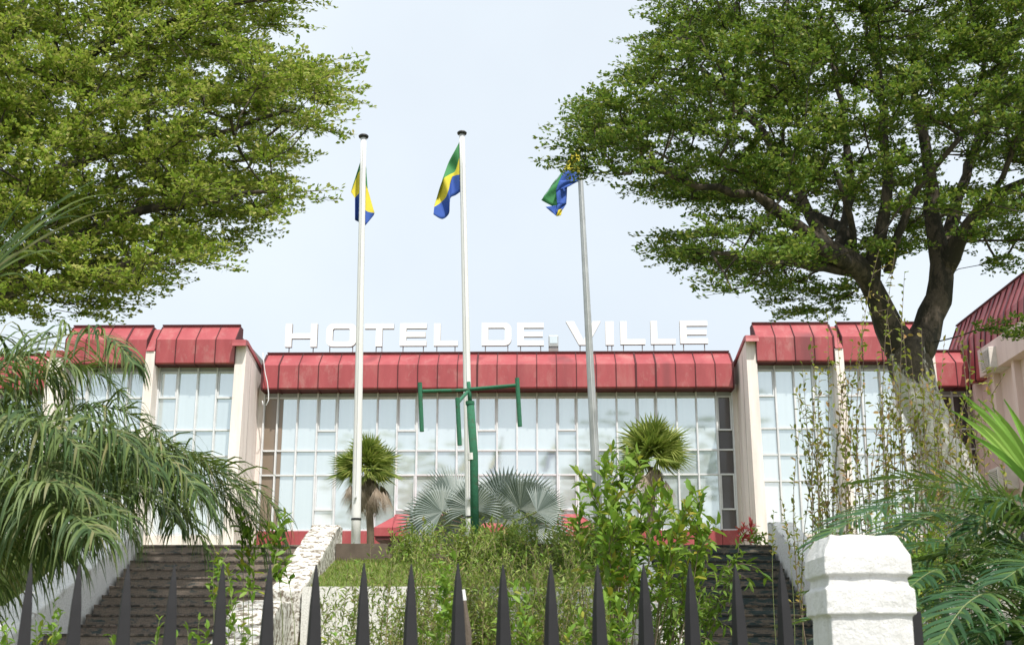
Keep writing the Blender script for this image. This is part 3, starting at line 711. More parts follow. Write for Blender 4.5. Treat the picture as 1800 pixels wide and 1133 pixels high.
# ---------------------------------------------------------------- FENCE AND GATE PILLAR
YF_ = 4.0
fe = thing('picket_fence', (0, YF_, 0.06), 'black iron picket fence with sharp spear tips across the foreground', 'fence')
tips = [-28, 55, 140, 226, 307, 392, 475, 556, 640, 723, 805, 884, 968, 1050, 1131, 1212, 1292, 1372]
pk = None
for i, u in enumerate(tips):
    t = P(u, 990+random.uniform(-1.5, 1.5), YF_); s = .0285; zt = t.z; zs = zt-.33; q = R(22)+random.uniform(-.06, .06)
    if pk is None:
        m = MB()
        def ring(z, r): return [(r*math.cos(q0), r*math.sin(q0), z) for q0 in (R(45), R(135), R(225), R(315))]
        vs = ring(-1.85, s)+ring(-.27, s)+ring(-.13, s*.72)+ring(-.05, s*.42)+ring(0, s*.10)
        m.add(vs, [(k*4+a, k*4+(a+1) % 4, k*4+4+(a+1) % 4, k*4+4+a) for k in range(4) for a in range(4)]+[(3, 2, 1, 0), (16, 17, 18, 19)])
        pk = m.build('picket', M['iron'], fe, bevel=.0015); o = pk
    else:
        o = pk.copy(); C.objects.link(o); o.parent = fe
    o.location = (t.x, 0, zt-.06); o.rotation_euler = (random.uniform(-.006, .006), random.uniform(-.012, .004)-.005, q)
for z in (.25, 1.38):
    MB().box(-4, P(1450, 1000, YF_).x, -.012, .012, z, z+.045).build('rail', M['iron'], fe)
# pillar
pc = P(1527, 1000, 4.45); Yp = 4.2
def px_(u, v=1000): return P(u, v, Yp).x
def pz_(v): return P(1527, v, Yp).z
pcx = (px_(1462, 1090)+px_(1606, 1090))/2; hw0 = (px_(1606, 1090)-px_(1462, 1090))/2; dcy = Yp+hw0+.01
m = MB()
def sec(z, h): return [(-h, -h, z), (h, -h, z), (h, h, z), (-h, h, z)]
prof = [(-.06, hw0+.0), (pz_(1086), hw0), (pz_(1081), hw0+.003), (pz_(1078), hw0+.014), (pz_(1034), hw0+.013), (pz_(1028), hw0), (pz_(1013), hw0-.004), (pz_(1008), hw0+.012), (pz_(976), hw0+.010), (pz_(938), hw0-.022)]
# real ledge widths are measured from the photograph
K = 10
vs = []; 
def loop(z, h):
    pts = []
    for (a, b) in (((-1, -1), (1, -1)), ((1, -1), (1, 1)), ((1, 1), (-1, 1)), ((-1, 1), (-1, -1))):
        for k in range(K): t = k/K; pts.append(((a[0]*(1-t)+b[0]*t)*h, (a[1]*(1-t)+b[1]*t)*h, z))
    return pts
pr2 = []
for (a, b) in zip(prof[:-1], prof[1:]):
    n = max(1, int(abs(b[0]-a[0])/.02)); n = min(n, 12)
    for k in range(n): pr2.append((a[0]+(b[0]-a[0])*k/n, a[1]+(b[1]-a[1])*k/n))
pr2.append(prof[-1])
from mathutils import noise as mn
for (z, h) in pr2:
    for p in loop(z, h):
        v = Vector(p); nn = mn.noise_vector(v*22)*.0042+mn.noise_vector(v*60)*.0022
        vs.append(v+nn)
n4 = 4*K; fs = [(i*n4+k, i*n4+(k+1) % n4, (i+1)*n4+(k+1) % n4, (i+1)*n4+k) for i in range(len(pr2)-1) for k in range(n4)]
fs.append(tuple((len(pr2)-1)*n4+k for k in range(n4)))
m.add(vs, fs)
pm, t_, b_ = newmat('rough_white_plaster'); nA = noise(t_, 30, 8, .75); nB = noise(t_, 5, 7, .7, (1.5, 1.5, .35), 2.); nC = noise(t_, 55, 5, .7, None, 6.)
cc = mix(t_, ramp(t_, nB, [(.5, (0, 0, 0)), (.75, (.8,)*3)]), (.76, .76, .75), (.56, .54, .50)); cc = mix(t_, ramp(t_, nC, [(.62, (0, 0, 0)), (.72, (.6,)*3)]), cc, (.34, .31, .27))
t_.links.new(cc, b_.inputs['Base Color']); b_.inputs['Roughness'].default_value = .92; bump(t_, b_, nA, .9, .012)
o = m.build('gate_pillar', pm, smooth=False); o.location = (pcx, dcy, 0)
bv = o.modifiers.new('bevel', 'BEVEL'); bv.width = .004; bv.segments = 2; bv.limit_method = 'ANGLE'; bv.angle_limit = R(40)
sm = o.modifiers.new('sub', 'SUBSURF'); sm.levels = 1; sm.render_levels = 1; sm.subdivision_type = 'SIMPLE'
tag(o, 'thick white rough plastered pillar with stepped cap at the right end of the fence', 'pillar')
# post and gate leaf right of the pillar
gt = thing('iron_gate', (px_(1619), 4.32, .06), 'dark iron gate leaf with flat-topped post just right of the white pillar', 'gate')
MB().box(-.021, .021, -.02, .02, 0, P(1619, 1074, 4.32).z-.06).build('gate_post', M['iron'], gt, bevel=.002)
for k in range(4):
    MB().box(.16+.155*k-.009, .16+.155*k+.009, -.009, .009, .2, 1.585+.02*k).build('bar', M['iron'], gt)
for z in (.2, 1.3): MB().box(.021, .9, -.012, .012, z, z+.04).build('rail', M['iron'], gt)

# ---------------------------------------------------------------- VEGETATION GENERATORS
def inpoly(u, v, poly):
    c = False; n = len(poly); j = n-1
    for i in range(n):
        xi, yi = poly[i]; xj, yj = poly[j]
        if (yi > v) != (yj > v) and u < (xj-xi)*(v-yi)/(yj-yi)+xi: c = not c
        j = i
    return c
def tree(name, label, limbs, poly, Yc, Yh, npads, leafmat, seed, padr=(.55, 1.05), tier=.42, dens=1.0, base=None, extra=None, holes=(), front=(), force=(), lscale=1.0):
    rs = np.random.default_rng(seed)
    nodes = []; parent = []; fixr = []
    def addpath(pts, par):
        for p in pts:
            nodes.append(np.array(p[:3])); parent.append(par); fixr.append(p[3] if len(p) > 3 else 0); par = len(nodes)-1
        return par
    tubes = []
    for limb in limbs:
        pts = [(*P(u, v, Y), r*Y/F) for (u, v, Y, r) in limb]
        dens_ = []
        for a, b in zip(pts[:-1], pts[1:]):
            a = np.array(a); b = np.array(b); n = max(1, int(np.linalg.norm(a[:3]-b[:3])/.25))
            for k in range(n):
                q = a+(b-a)*k/n
                if k: q[:3] += rs.normal(0, .02, 3)
                dens_.append(q)
        dens_.append(np.array(pts[-1]))
        if nodes:
            A = np.array(nodes); par = int(np.argmin(np.linalg.norm(A-dens_[0][:3], axis=1)))
        else: par = -1
        addpath(dens_, par); tubes.append(dens_)
    nl = len(nodes)
    crown0 = np.array(P(limbs[0][-1][0], limbs[0][-1][1], Yc))
    # pads
    tg = []
    tries = 0
    while len(tg) < npads and tries < npads*80:
        tries += 1
        Y = Yc+rs.uniform(-1, 1)*Yh
        k = Yc/Y
        us = [p[0] for p in poly]; vsx = [p[1] for p in poly]
        u = rs.uniform(min(us), max(us)); v = rs.uniform(min(vsx), max(vsx))
        if not inpoly(u, v, poly): continue
        if any(((u-h[0])/h[2])**2+((v-h[1])/h[3])**2 < 1 and rs.random() < h[4] for h in holes): continue
        if Y < Yc+.3 and any(((u-h[0])/h[2])**2+((v-h[1])/h[3])**2 < 1 and rs.random() < h[4] for h in front): continue
        p = np.array(P(u, v, Y))
        # quantise into tilted tiers for the layered look
        r = np.hypot(p[0]-crown0[0], p[1]-crown0[1])
        zt = p[2]-.16*r
        zq = np.round(zt/tier)*tier
        p[2] = zq+.16*r+rs.normal(0, .05)
        if tg and np.min(np.linalg.norm(np.array(tg)-p, axis=1)) < .24: continue
        tg.append(p)
    tg += [np.array(P(*f)) for f in force]
    tg = np.array(tg)
    A = np.array(nodes)
    d0 = np.array([np.min(np.linalg.norm(A-p, axis=1)) for p in tg])
    order = np.argsort(d0)
    paths = []
    for i in order:
        p = tg[i]; A = np.array(nodes)
        dv = p-A; dist = np.linalg.norm(dv, axis=1)
        out = A-crown0; # prefer nodes nearer the crown centre and not above the target
        rr = np.linalg.norm(p-crown0)
        pen = np.maximum(0, np.linalg.norm(out, axis=1)-rr)*1.2+np.maximum(0, A[:, 2]-p[2])*.8
        pen[:8] += 3
        j = int(np.argmin(dist+pen))
        n = max(2, int(dist[j]/.3)); path = [j]
        mid = rs.normal(0, .06, 3)*dist[j]+np.array([0, 0, -.05*dist[j]])
        par = j
        for k in range(1, n+1):
            t = k/n; q = A[j]+dv[j]*t+mid*math.sin(math.pi*t)+(rs.normal(0, .015, 3) if k < n else 0)
            nodes.append(q); parent.append(par); fixr.append(0); par = len(nodes)-1; path.append(par)
        paths.append(path)
    cnt = np.zeros(len(nodes))
    for path in paths: cnt[path[-1]] += 1
    for i in range(len(nodes)-1, -1, -1):
        if parent[i] >= 0: cnt[parent[i]] += cnt[i]
    rad = .0062*np.maximum(cnt, 1)**.47
    e = thing(name, base if base else P(limbs[0][0][0], limbs[0][0][1], limbs[0][0][2]), label, 'tree')
    bx = np.array(e.location)
    m = MB()
    # main trunk = first limb
    def limbtube(m, l, seg):
        m.tube([Vector(q[:3]-bx) for q in l], [q[3] for q in l], seg, 0)
    tk = MB(); limbtube(tk, tubes[0], 18)
    to = tk.build('trunk', M['trunk'] if extra else M['bark'], e, smooth=True, recalc=False)
    bv = to.data
    for v in bv.vertices:
        v.co += mn.noise_vector(v.co*3.0)*.04+mn.noise_vector(v.co*9.0)*.012
    for l in tubes[1:]:
        k = MB(); limbtube(k, l, 10); lo = k.build('limb', M['bark'], e, smooth=True, recalc=False)
        for v in lo.data.vertices: v.co += mn.noise_vector(v.co*5.0)*.02
    for path in paths:
        rr = [min(rad[q], rad[path[1]]*1.0) if a else rad[path[1]] for a, q in enumerate(path)]
        m.tube([Vector(nodes[q]-bx) for q in path], rr, 5, 0, cap=False)
    # sprays
    LP = []; LD = []; LU = []; LL = []; LW = []
    for path in paths:
        p = nodes[path[-1]]; pd = p-nodes[path[-2]]
        out = np.array([p[0]-crown0[0], p[1]-crown0[1], 0]); out = norm(out+norm(np.array([pd[0], pd[1], 0]))*1.0+rs.normal(0, .2, 3)*np.array([1, 1, 0]))
        side = np.array([-out[1], out[0], 0]); Rr = rs.uniform(*padr)
        ntw = int(9*dens)
        for a in range(ntw):
            ang = rs.uniform(-1.25, 1.25); L_ = Rr*(1-.45*abs(ang)/1.25)*rs.uniform(.7, 1.15)
            d = out*math.cos(ang)+side*math.sin(ang); d[2] = rs.uniform(0, .17); d = norm(d)
            st = p-out*rs.uniform(0, .3)*Rr
            nr = max(4, int(L_/.072))
            ts = (np.arange(nr)+rs.uniform(.2, 1, nr))/nr
            pts = st+d*L_*ts[:, None]; pts[:, 2] += -.06*ts**2+rs.normal(0, .022, nr)
            end = st+d*L_; end[2] -= .06
            m.tube([Vector(st-bx), Vector(st+d*L_*.5-bx), Vector(end-bx)], [.0045, .0035, .002], 3, 0, cap=False)
            nlv = 4
            for q in range(nlv):
                dd = d[None, :]*.7+rs.normal(0, .75, (nr, 3))*np.array([1, 1, .45]); dd[:, 2] += .18
                LP.append(pts+rs.normal(0, .018, (nr, 3))); LD.append(dd)
                LU.append(np.array([0, -.25, 1.0])+rs.normal(0, .75, (nr, 3)))
                l = rs.uniform(.050, .090, nr)*lscale; LL.append(l); LW.append(l*rs.uniform(.45, .62, nr))
    m.build('twigs', M['bark'], e, recalc=False)
    V, Q = leaves(np.concatenate(LP)-bx, np.concatenate(LD), np.concatenate(LU), np.concatenate(LL), np.concatenate(LW), fold=False)
    fast('crown', V, Q, leafmat, e)
    print(name, 'leaves', len(Q), 'pads', len(tg))
    return e

# left tree
YL = 17.0
polyL = [(530, -20), (485, 20), (480, 70), (540, 100), (585, 150), (570, 205), (530, 240), (490, 280), (485, 330), (515, 352), (470, 375), (425, 400), (405, 440), (330, 455), (310, 475),
         (265, 500), (205, 530), (100, 555), (0, 570), (-200, 580), (-250, 300), (-200, -150), (560, -150)]
limbsL = [
    [(-170, 1150, YL, 55), (-150, 900, YL, 50), (-120, 700, YL, 44), (-90, 560, YL, 36)],
    [(-90, 560, YL, 30), (0, 470, YL-.4, 20), (120, 420, YL-.9, 14), (250, 370, YL-1.4, 9), (400, 350, YL-1.7, 5), (500, 330, YL-1.9, 3)],
    [(-90, 560, YL, 28), (-40, 430, YL+.6, 18), (100, 300, YL+.9, 13), (230, 250, YL+.8, 9), (380, 235, YL+.5, 5), (520, 190, YL+.4, 3)],
    [(-60, 470, YL, 20), (-20, 300, YL-.2, 14), (80, 160, YL-.5, 10), (180, 80, YL-.8, 7), (330, 30, YL-1.2, 4), (450, 0, YL-1.2, 3)],
    [(-60, 520, YL, 18), (60, 500, YL-1.2, 11), (180, 480, YL-2, 7), (280, 440, YL-2.4, 4)],
    [(-20, 300, YL-.2, 14), (-10, 120, YL+.8, 10), (60, -40, YL+1.3, 7)],
    [(-60, 500, YL, 18), (60, 430, YL+1.5, 12), (200, 400, YL+2.6, 7), (330, 390, YL+3.2, 4)],
]
tree('spreading_tree', 'large light green spreading tree filling the upper left of the photo', limbsL, polyL, YL, 3.0, 860, M['leafL'], 11, dens=1.15,
     holes=((430, 400, 90, 16, .7), (130, 300, 60, 25, .5), (30, 110, 60, 20, .5), (200, 520, 60, 20, .4)), base=Vector((P(-170, 1150, YL).x, YL, 1.0)))
# right tree
YR = 18.0
polyR = [(1180, -100), (1190, 20), (1150, 80), (1120, 130), (1060, 165), (1030, 195), (1035, 225), (1050, 262), (1085, 290), (1120, 300), (1130, 330), (1230, 365), (1260, 385), (1180, 405), (1170, 440), (1230, 465),
         (1300, 490), (1370, 525), (1370, 545), (1480, 540), (1500, 500), (1560, 470), (1700, 450), (1780, 455), (1900, 450), (2060, 380), (2060, -150), (1150, -150)]
limbsR = [
    [(1750, 1130, YR, 62), (1718, 950, YR, 50), (1672, 822, YR, 41), (1634, 744, YR, 36), (1610, 690, YR, 35), (1599, 640, YR, 40), (1593, 598, YR, 38)],
    [(1594, 625, YR, 34), (1563, 575, YR-.1, 26), (1543, 525, YR-.3, 21), (1518, 475, YR-.5, 19), (1450, 430, YR-.9, 15), (1385, 385, YR-1.2, 12), (1325, 340, YR-1.5, 9), (1230, 330, YR-1.7, 6), (1120, 285, YR-1.9, 4)],
    [(1603, 625, YR, 34), (1630, 580, YR+.1, 27), (1650, 525, YR+.1, 24), (1655, 460, YR+.2, 21), (1640, 390, YR+.3, 15), (1632, 290, YR+.5, 11), (1610, 180, YR+.6, 8), (1600, 20, YR+.6, 5)],
    [(1528, 490, YR-.4, 19), (1545, 420, YR-.6, 13), (1560, 330, YR-.8, 10), (1555, 200, YR-1, 8), (1530, 60, YR-1.2, 5)],
    [(1530, 500, YR-.3, 17), (1490, 462, YR-.8, 15), (1432, 432, YR-1.3, 11)],
    [(1656, 480, YR+.2, 20), (1700, 400, YR-.3, 13), (1745, 345, YR-.7, 10), (1830, 300, YR-1, 6), (1930, 280, YR-1.2, 4)],
    [(1450, 430, YR-.9, 13), (1400, 330, YR-.4, 9), (1330, 220, YR, 7), (1230, 120, YR+.3, 4)],
    [(1500, 460, YR-.5, 14), (1480, 400, YR+.8, 11), (1400, 360, YR+1.8, 8), (1300, 300, YR+2.6, 5)],
    [(1656, 460, YR+.2, 16), (1690, 330, YR+1, 10), (1740, 180, YR+1.6, 7), (1800, 30, YR+2, 5)],
    [(1518, 475, YR-.5, 12), (1430, 470, YR-1.0, 8), (1330, 455, YR-1.4, 5), (1220, 440, YR-1.8, 3)],
    [(1470, 445, YR-.7, 10), (1500, 330, YR+.2, 8), (1480, 180, YR+.4, 6), (1440, 20, YR+.4, 4)],
    [(1500, 440, YR-.6, 8), (1495, 380, YR-.9, 6), (1470, 300, YR-1.3, 5)], [(1560, 480, YR-.5, 9), (1600, 350, YR-.9, 7), (1690, 240, YR-1.2, 5)],
]
tree('shade_tree', 'large dark green tree with a pale forked trunk filling the upper right of the photo', limbsR, polyR, YR, 3.2, 1060, M['leafR'], 23, dens=1.1, front=((1560, 410, 170, 130, .7), (1330, 370, 120, 45, .4)), force=[(u, v, 17.0+.2*math.sin(u)) for u, v in ((1035, 195), (1045, 225), (1022, 262), (1015, 285), (1030, 300), (1055, 255), (1065, 285), (1085, 305), (1750, 575), (1790, 590), (1820, 560))],
     holes=((1250, 395, 70, 15, .8), (1720, 290, 100, 90, .45), (1700, 430, 120, 30, .6), (1600, 520, 110, 35, .9), (1420, 500, 60, 16, .6), (1500, 200, 60, 20, .4)), extra=True, base=Vector((P(1745, 1130, YR).x, YR, 1.0)), lscale=1.0)

# ---- pinnate frond
def frond(m, rach, L, n=34, droop=.6, width=.03, spread=.9, lift=.25, seed=0, r0=.012, taper=True, fwd=.45, jit=.12):
    rs = random.Random(seed)
    pts = [P(*p) if len(p) == 3 else Vector(p) for p in rach]
    # catmull resample
    Q = []
    for i in range(len(pts)-1):
        p0 = pts[max(i-1, 0)]; p1 = pts[i]; p2 = pts[i+1]; p3 = pts[min(i+2, len(pts)-1)]
        for k in range(8):
            t = k/8; Q.append(.5*((2*p1)+(p2-p0)*t+(2*p0-5*p1+4*p2-p3)*t*t+(3*p1-p0-3*p2+p3)*t**3))
    Q.append(pts[-1])
    m.tube(Q, [r0*(1-.8*i/(len(Q)-1)) for i in range(len(Q))], 5, 1)
    N_ = len(Q)
    for i in range(n):
        t = .06+.93*i/(n-1); x = t*(N_-1); a = min(int(x), N_-2); p = Q[a].lerp(Q[a+1], x-a); tan = (Q[a+1]-Q[a]).normalized()
        sd_ = tan.cross(Vector((0, 0, 1)))
        if sd_.length < .2: sd_ = tan.cross(Vector((0, 1, 0)))
        sd_.normalize(); up = sd_.cross(tan).normalized()
        prof = (.55+.45*math.sin(math.pi*min(1, t*1.15+.08))) if taper else 1
        if t > .8: prof *= 1-.45*(t-.8)/.2
        for s in (-1, 1):
            l = L*prof*rs.uniform(.95-jit*1.2, 1.1)
            d = (sd_*s*spread+tan*(fwd+.5*t)+up*lift+Vector((rs.gauss(0, jit), rs.gauss(0, jit), rs.gauss(0, jit)))).normalized()
            K_ = 6; q = p.copy(); vs = []; wn = None
            dr = droop*rs.uniform(.7, 1.3); wd = width*rs.uniform(.8, 1.15)
            for k in range(K_+1):
                f = k/K_; w_ = wd*(.35+.65*math.sin(math.pi*min(1, .18+f*.95)))*(1 if k < K_ else .05)
                wv = d.cross(up if abs(d.dot(up)) < .95 else sd_).normalized()
                wv = (wv+up*.25*s).normalized()
                vs += [q-wv*w_/2, q+wv*w_/2]
                d = (d+Vector((0, 0, -1))*dr/K_*(.4+f*1.3)).normalized(); q = q+d*l/K_
            m.add(vs, [(2*k, 2*k+1, 2*k+3, 2*k+2) for k in range(K_)], 0)
def palm(name, label, base, fronds, mat, cat='palm', **kw):
    e = thing(name, base, label, cat)
    for i, f in enumerate(fronds):
        k = dict(kw); 
        if isinstance(f, dict): k.update({a: b for a, b in f.items() if a != 'r'}); r = f['r']
        else: r = f
        m = MB(); frond(m, r, seed=i*7+len(name), **k)
        m.v = [tuple(Vector(v)-Vector(base)) for v in m.v]
        m.build('frond', [mat, M['stem_green']], e, recalc=False)
    return e
Yp1 = 8.0
bL = Vector((-4.3, 8.2, 0.05))
FL = [
    [(-150, 900, 8.2), (-60, 720, 8.0), (40, 615, 7.8), (120, 588, 7.6), (190, 592, 7.5), (235, 640, 7.4)],
    [(-150, 950, 8.2), (-60, 800, 8.2), (20, 700, 8.3), (90, 650, 8.4), (160, 650, 8.5), (215, 690, 8.5)],
    [(-150, 980, 8.0), (-50, 820, 7.6), (50, 755, 7.3), (140, 735, 7.1), (210, 765, 7.0), (270, 830, 6.9)],
    [(-140, 1000, 8.0), (-20, 860, 7.8), (100, 790, 7.6), (210, 780, 7.4), (300, 810, 7.3), (350, 870, 7.2)],
    [(-120, 1020, 8.3), (20, 880, 8.3), (150, 790, 8.4), (270, 775, 8.5), (370, 815, 8.6), (440, 890, 8.6)],
    [(-150, 1000, 7.9), (-80, 880, 7.4), (0, 820, 7.0), (80, 820, 6.8), (150, 870, 6.6)],
    [(-150, 950, 8.1), (-90, 800, 8.0), (-30, 730, 8.0), (40, 720, 8.1), (100, 760, 8.1)],
    [(-130, 1050, 8.0), (0, 930, 7.8), (120, 860, 7.6), (220, 850, 7.5), (300, 900, 7.4)],
    [(-150, 1020, 8.4), (-30, 880, 8.8), (100, 820, 9.1), (220, 830, 9.4), (310, 870, 9.5)],
    [(-160, 850, 8.2), (-80, 700, 8.4), (-10, 640, 8.6), (60, 640, 8.7), (120, 690, 8.7)],
    [(-140, 1020, 8.0), (-40, 930, 7.3), (40, 890, 6.9), (120, 900, 6.6), (170, 940, 6.4)],
    [(-140, 960, 8.0), (-40, 840, 8.2), (80, 745, 8.4), (180, 715, 8.5), (260, 745, 8.6), (320, 800, 8.6)],
    [(-140, 900, 7.8), (-70, 800, 7.3), (0, 740, 7.0), (80, 745, 6.8), (140, 790, 6.7)],
    [(-150, 1000, 8.6), (-20, 850, 9.0), (120, 770, 9.3), (260, 800, 9.6), (350, 850, 9.8), (400, 910, 9.9)],
    [(-150, 1050, 7.6), (-60, 930, 7.0), (20, 860, 6.6), (90, 850, 6.4)],
    [(-140, 1050, 8.2), (0, 920, 8.4), (140, 830, 8.5), (260, 820, 8.6), (340, 860, 8.7), (380, 920, 8.7)],
    [(-140, 1000, 8.6), (60, 830, 8.9), (220, 780, 9.1), (350, 810, 9.3), (430, 870, 9.4), (470, 935, 9.4)],
    [(-140, 1000, 8.6), (60, 840, 8.8), (200, 785, 8.9), (270, 800, 8.9), (305, 850, 8.9), (310, 920, 8.9)],
    [(-140, 1000, 8.8), (100, 820, 9.2), (280, 790, 9.4), (370, 830, 9.5), (410, 890, 9.5), (425, 950, 9.5)],
    [(-140, 1050, 8.2), (-20, 930, 8.0), (80, 870, 7.9), (130, 890, 7.9), (150, 940, 7.9)],
    [(-140, 1000, 9.0), (120, 830, 9.3), (320, 800, 9.5), (430, 845, 9.6), (480, 890, 9.6), (497, 950, 9.6)],
    [(-140, 1050, 8.8), (60, 890, 9.0), (180, 855, 9.1), (270, 870, 9.1), (335, 915, 9.1), (360, 965, 9.1)],
    [(-140, 1050, 9.0), (80, 870, 9.4), (240, 830, 9.6), (370, 860, 9.7), (440, 910, 9.7), (460, 970, 9.7)],
    [(-140, 1050, 8.6), (20, 900, 8.7), (120, 880, 8.7), (200, 905, 8.6), (235, 950, 8.6)],
    [(-140, 1050, 7.9), (-60, 950, 7.6), (20, 920, 7.4), (80, 940, 7.3), (110, 980, 7.2)],
    [(-140, 1100, 7.8), (-40, 960, 7.4), (60, 880, 7.1), (150, 870, 6.9), (230, 910, 6.8)],
    [(-150, 1020, 8.5), (0, 860, 8.7), (130, 810, 8.8), (230, 820, 8.9), (290, 860, 8.9)],
]
palm('feathery_palm', 'feathery palm with long drooping grey-green fronds at the left edge', bL, FL, M['frondL'], L=.74, n=82, droop=2.6, width=.0165, lift=.34, fwd=.25, r0=.011, jit=.24)
Yr = 7.5
bR = Vector((3.9, 7.6, 0.05)); rj = random.Random(8)
FR = [
    dict(r=[(1900, 1060, 7.4), (1780, 940, 7.1), (1680, 890, 6.9), (1580, 885, 6.7), (1500, 915, 6.5), (1440, 950, 6.4)]),
    dict(r=[(1900, 1050, 7.6), (1820, 930, 7.7), (1720, 860, 7.8), (1600, 840, 7.9), (1500, 850, 8.0)]),
    dict(r=[(1900, 1100, 7.3), (1800, 1000, 7.0), (1720, 960, 6.7), (1640, 955, 6.5), (1560, 980, 6.4)], L=.34),
    dict(r=[(1880, 1180, 7.2), (1790, 1070, 6.9), (1720, 1010, 6.6), (1650, 1000, 6.4), (1600, 1030, 6.2)]),
    dict(r=[(1900, 1180, 7.3), (1830, 1080, 6.7), (1760, 1040, 6.2), (1700, 1060, 5.9), (1650, 1130, 5.7)]),
    dict(r=[(1900, 1160, 7.6), (1850, 980, 7.6), (1780, 900, 7.7), (1700, 880, 7.8)]),
    dict(r=[(1950, 1160, 7.6), (1880, 960, 7.4), (1800, 880, 7.3), (1740, 900, 7.2), (1690, 950, 7.1)]),
    dict(r=[(1850, 1250, 7.4), (1700, 1180, 7.6), (1580, 1120, 7.8), (1480, 1080, 8.0), (1380, 1100, 8.1)]),
    dict(r=[(1850, 1250, 7.4), (1700, 1140, 7.9), (1600, 1060, 8.2), (1500, 1020, 8.4), (1420, 1040, 8.5)]),
    dict(r=[(1950, 1250, 7.0), (1860, 1130, 6.4), (1790, 1090, 6.0), (1730, 1110, 5.8)]),
    dict(r=[(1950, 1100, 7.0), (1880, 1010, 6.5), (1820, 990, 6.2), (1760, 1020, 6.0)]),
    dict(r=[(1880, 1150, 7.8), (1800, 990, 8.2), (1700, 920, 8.5), (1610, 920, 8.7), (1540, 960, 8.8)]),
    dict(r=[(1880, 1250, 7.3), (1800, 1150, 7.0), (1730, 1110, 6.8), (1670, 1110, 6.6)]),
    dict(r=[(1890, 1150, 7.8), (1840, 1000, 8.1), (1770, 960, 8.3), (1690, 980, 8.4), (1630, 1040, 8.5)]),
]
FR += [dict(r=[(u+rj.uniform(15, 40)+k*6, v+rj.uniform(10, 60)-k*3, y+rj.uniform(.2, .8)) for k, (u, v, y) in enumerate(f['r'])]) for f in FR]
palm('areca_palm', 'bushy dark green palm with arching feather fronds at the lower right', bR, FR, M['frondR'], L=.46, n=52, droop=.7, width=.0195, lift=.28, r0=.009, fwd=.55)
# sunlit blades at the right edge
e = thing('young_palm', Vector((3.35, 6.4, 0.05)), 'bright green palm leaf with stiff sunlit blades at the right edge, above the dark palm', 'palm')
m = MB(); hub = P(1850, 900, 6.2)
tipsb = [(1690, 690), (1672, 720), (1700, 705), (1720, 700), (1745, 715), (1760, 735), (1700, 760), (1730, 780), (1780, 720), (1820, 700), (1705, 730), (1765, 700)]
for i, (u, v) in enumerate(tipsb):
    t_ = P(u, v, 6.2+random.uniform(-.25, .25)); d = t_-hub; s_ = d.cross(Vector((0, 1, 0))).normalized(); vs = []
    for k in range(9):
        f = k/8; q = hub+d*f+Vector((0, 0, .10*math.sin(math.pi*f)*d.length)); w_ = .021*math.sin(math.pi*min(1, .15+f*.9))**.7*(1 if k < 8 else 0.03)
        vs += [q-s_*w_, q+Vector((0, .008, -.006)), q+s_*w_]
    m.add(vs, [(3*k, 3*k+1, 3*k+4, 3*k+3) for k in range(8)]+[(3*k+1, 3*k+2, 3*k+5, 3*k+4) for k in range(8)], 0)
m.tube([Vector((3.35, 6.4, 0.0)), Vector((3.3, 6.35, 1.5)), hub], [.03, .022, .012], 7, 1)
m.v = [tuple(Vector(v)-e.location) for v in m.v]
m.build('leaf', [M['frondbright'], M['stem_green']], e, recalc=False)
# long reed grass upper left
e = thing('reed_grass', Vector((-3.0, 6.6, 0.05)), 'tall reed grass with long thin arching blades at the left edge in front of the tree', 'grass plant')
m = MB(); rs = random.Random(5)
tipsg = [(205, 345, 120, 330), (200, 372, 150, 372), (165, 395, 110, 340), (160, 330, 90, 360), (175, 350, 100, 380), (120, 470, 110, 400), (95, 470, 60, 400), (20, 370, 10, 420), (50, 340, 20, 400), (150, 385, 60, 420), (130, 360, 60, 400), (5, 440, -20, 420), (75, 520, 40, 440), (190, 310, 120, 340), (35, 400, 5, 430)]
for (u, v, mu, mv) in tipsg:
    Yb = 6.0+rs.uniform(-.3, .3); a = P(-90+rs.uniform(-20, 20), 540+rs.uniform(-10, 20), 6.2); c = P(u, v, Yb); b = P(mu-15, mv-12, Yb); vs = []
    for k in range(13):
        f = k/12; q = a*(1-f)**2+b*2*f*(1-f)+c*f*f; w_ = .0062*math.sin(math.pi*min(1, .25+f*.76))*(1 if k < 12 else .05)
        tn = ((b-a)*(1-f)+(c-b)*f).normalized(); s_ = tn.cross(Vector((0, 1, 0))).normalized(); s_ = (s_+Vector((0, rs.uniform(-.3, .3), 0))).normalized()
        vs += [q-s_*w_, q+s_*w_]
    m.add(vs, [(2*k, 2*k+1, 2*k+3, 2*k+2) for k in range(12)], 0)
for k in range(6):
    m.tube([e.location+Vector((rs.uniform(-.1, .1), 0, 0)), P(-150+k*8, 760, 6.3), P(-92+k*4, 545, 6.2)], [.008, .006, .004], 5, 1)
m.v = [tuple(Vector(v)-e.location) for v in m.v]; m.build('blades', [M['frondL'], M['straw']], e, recalc=False)

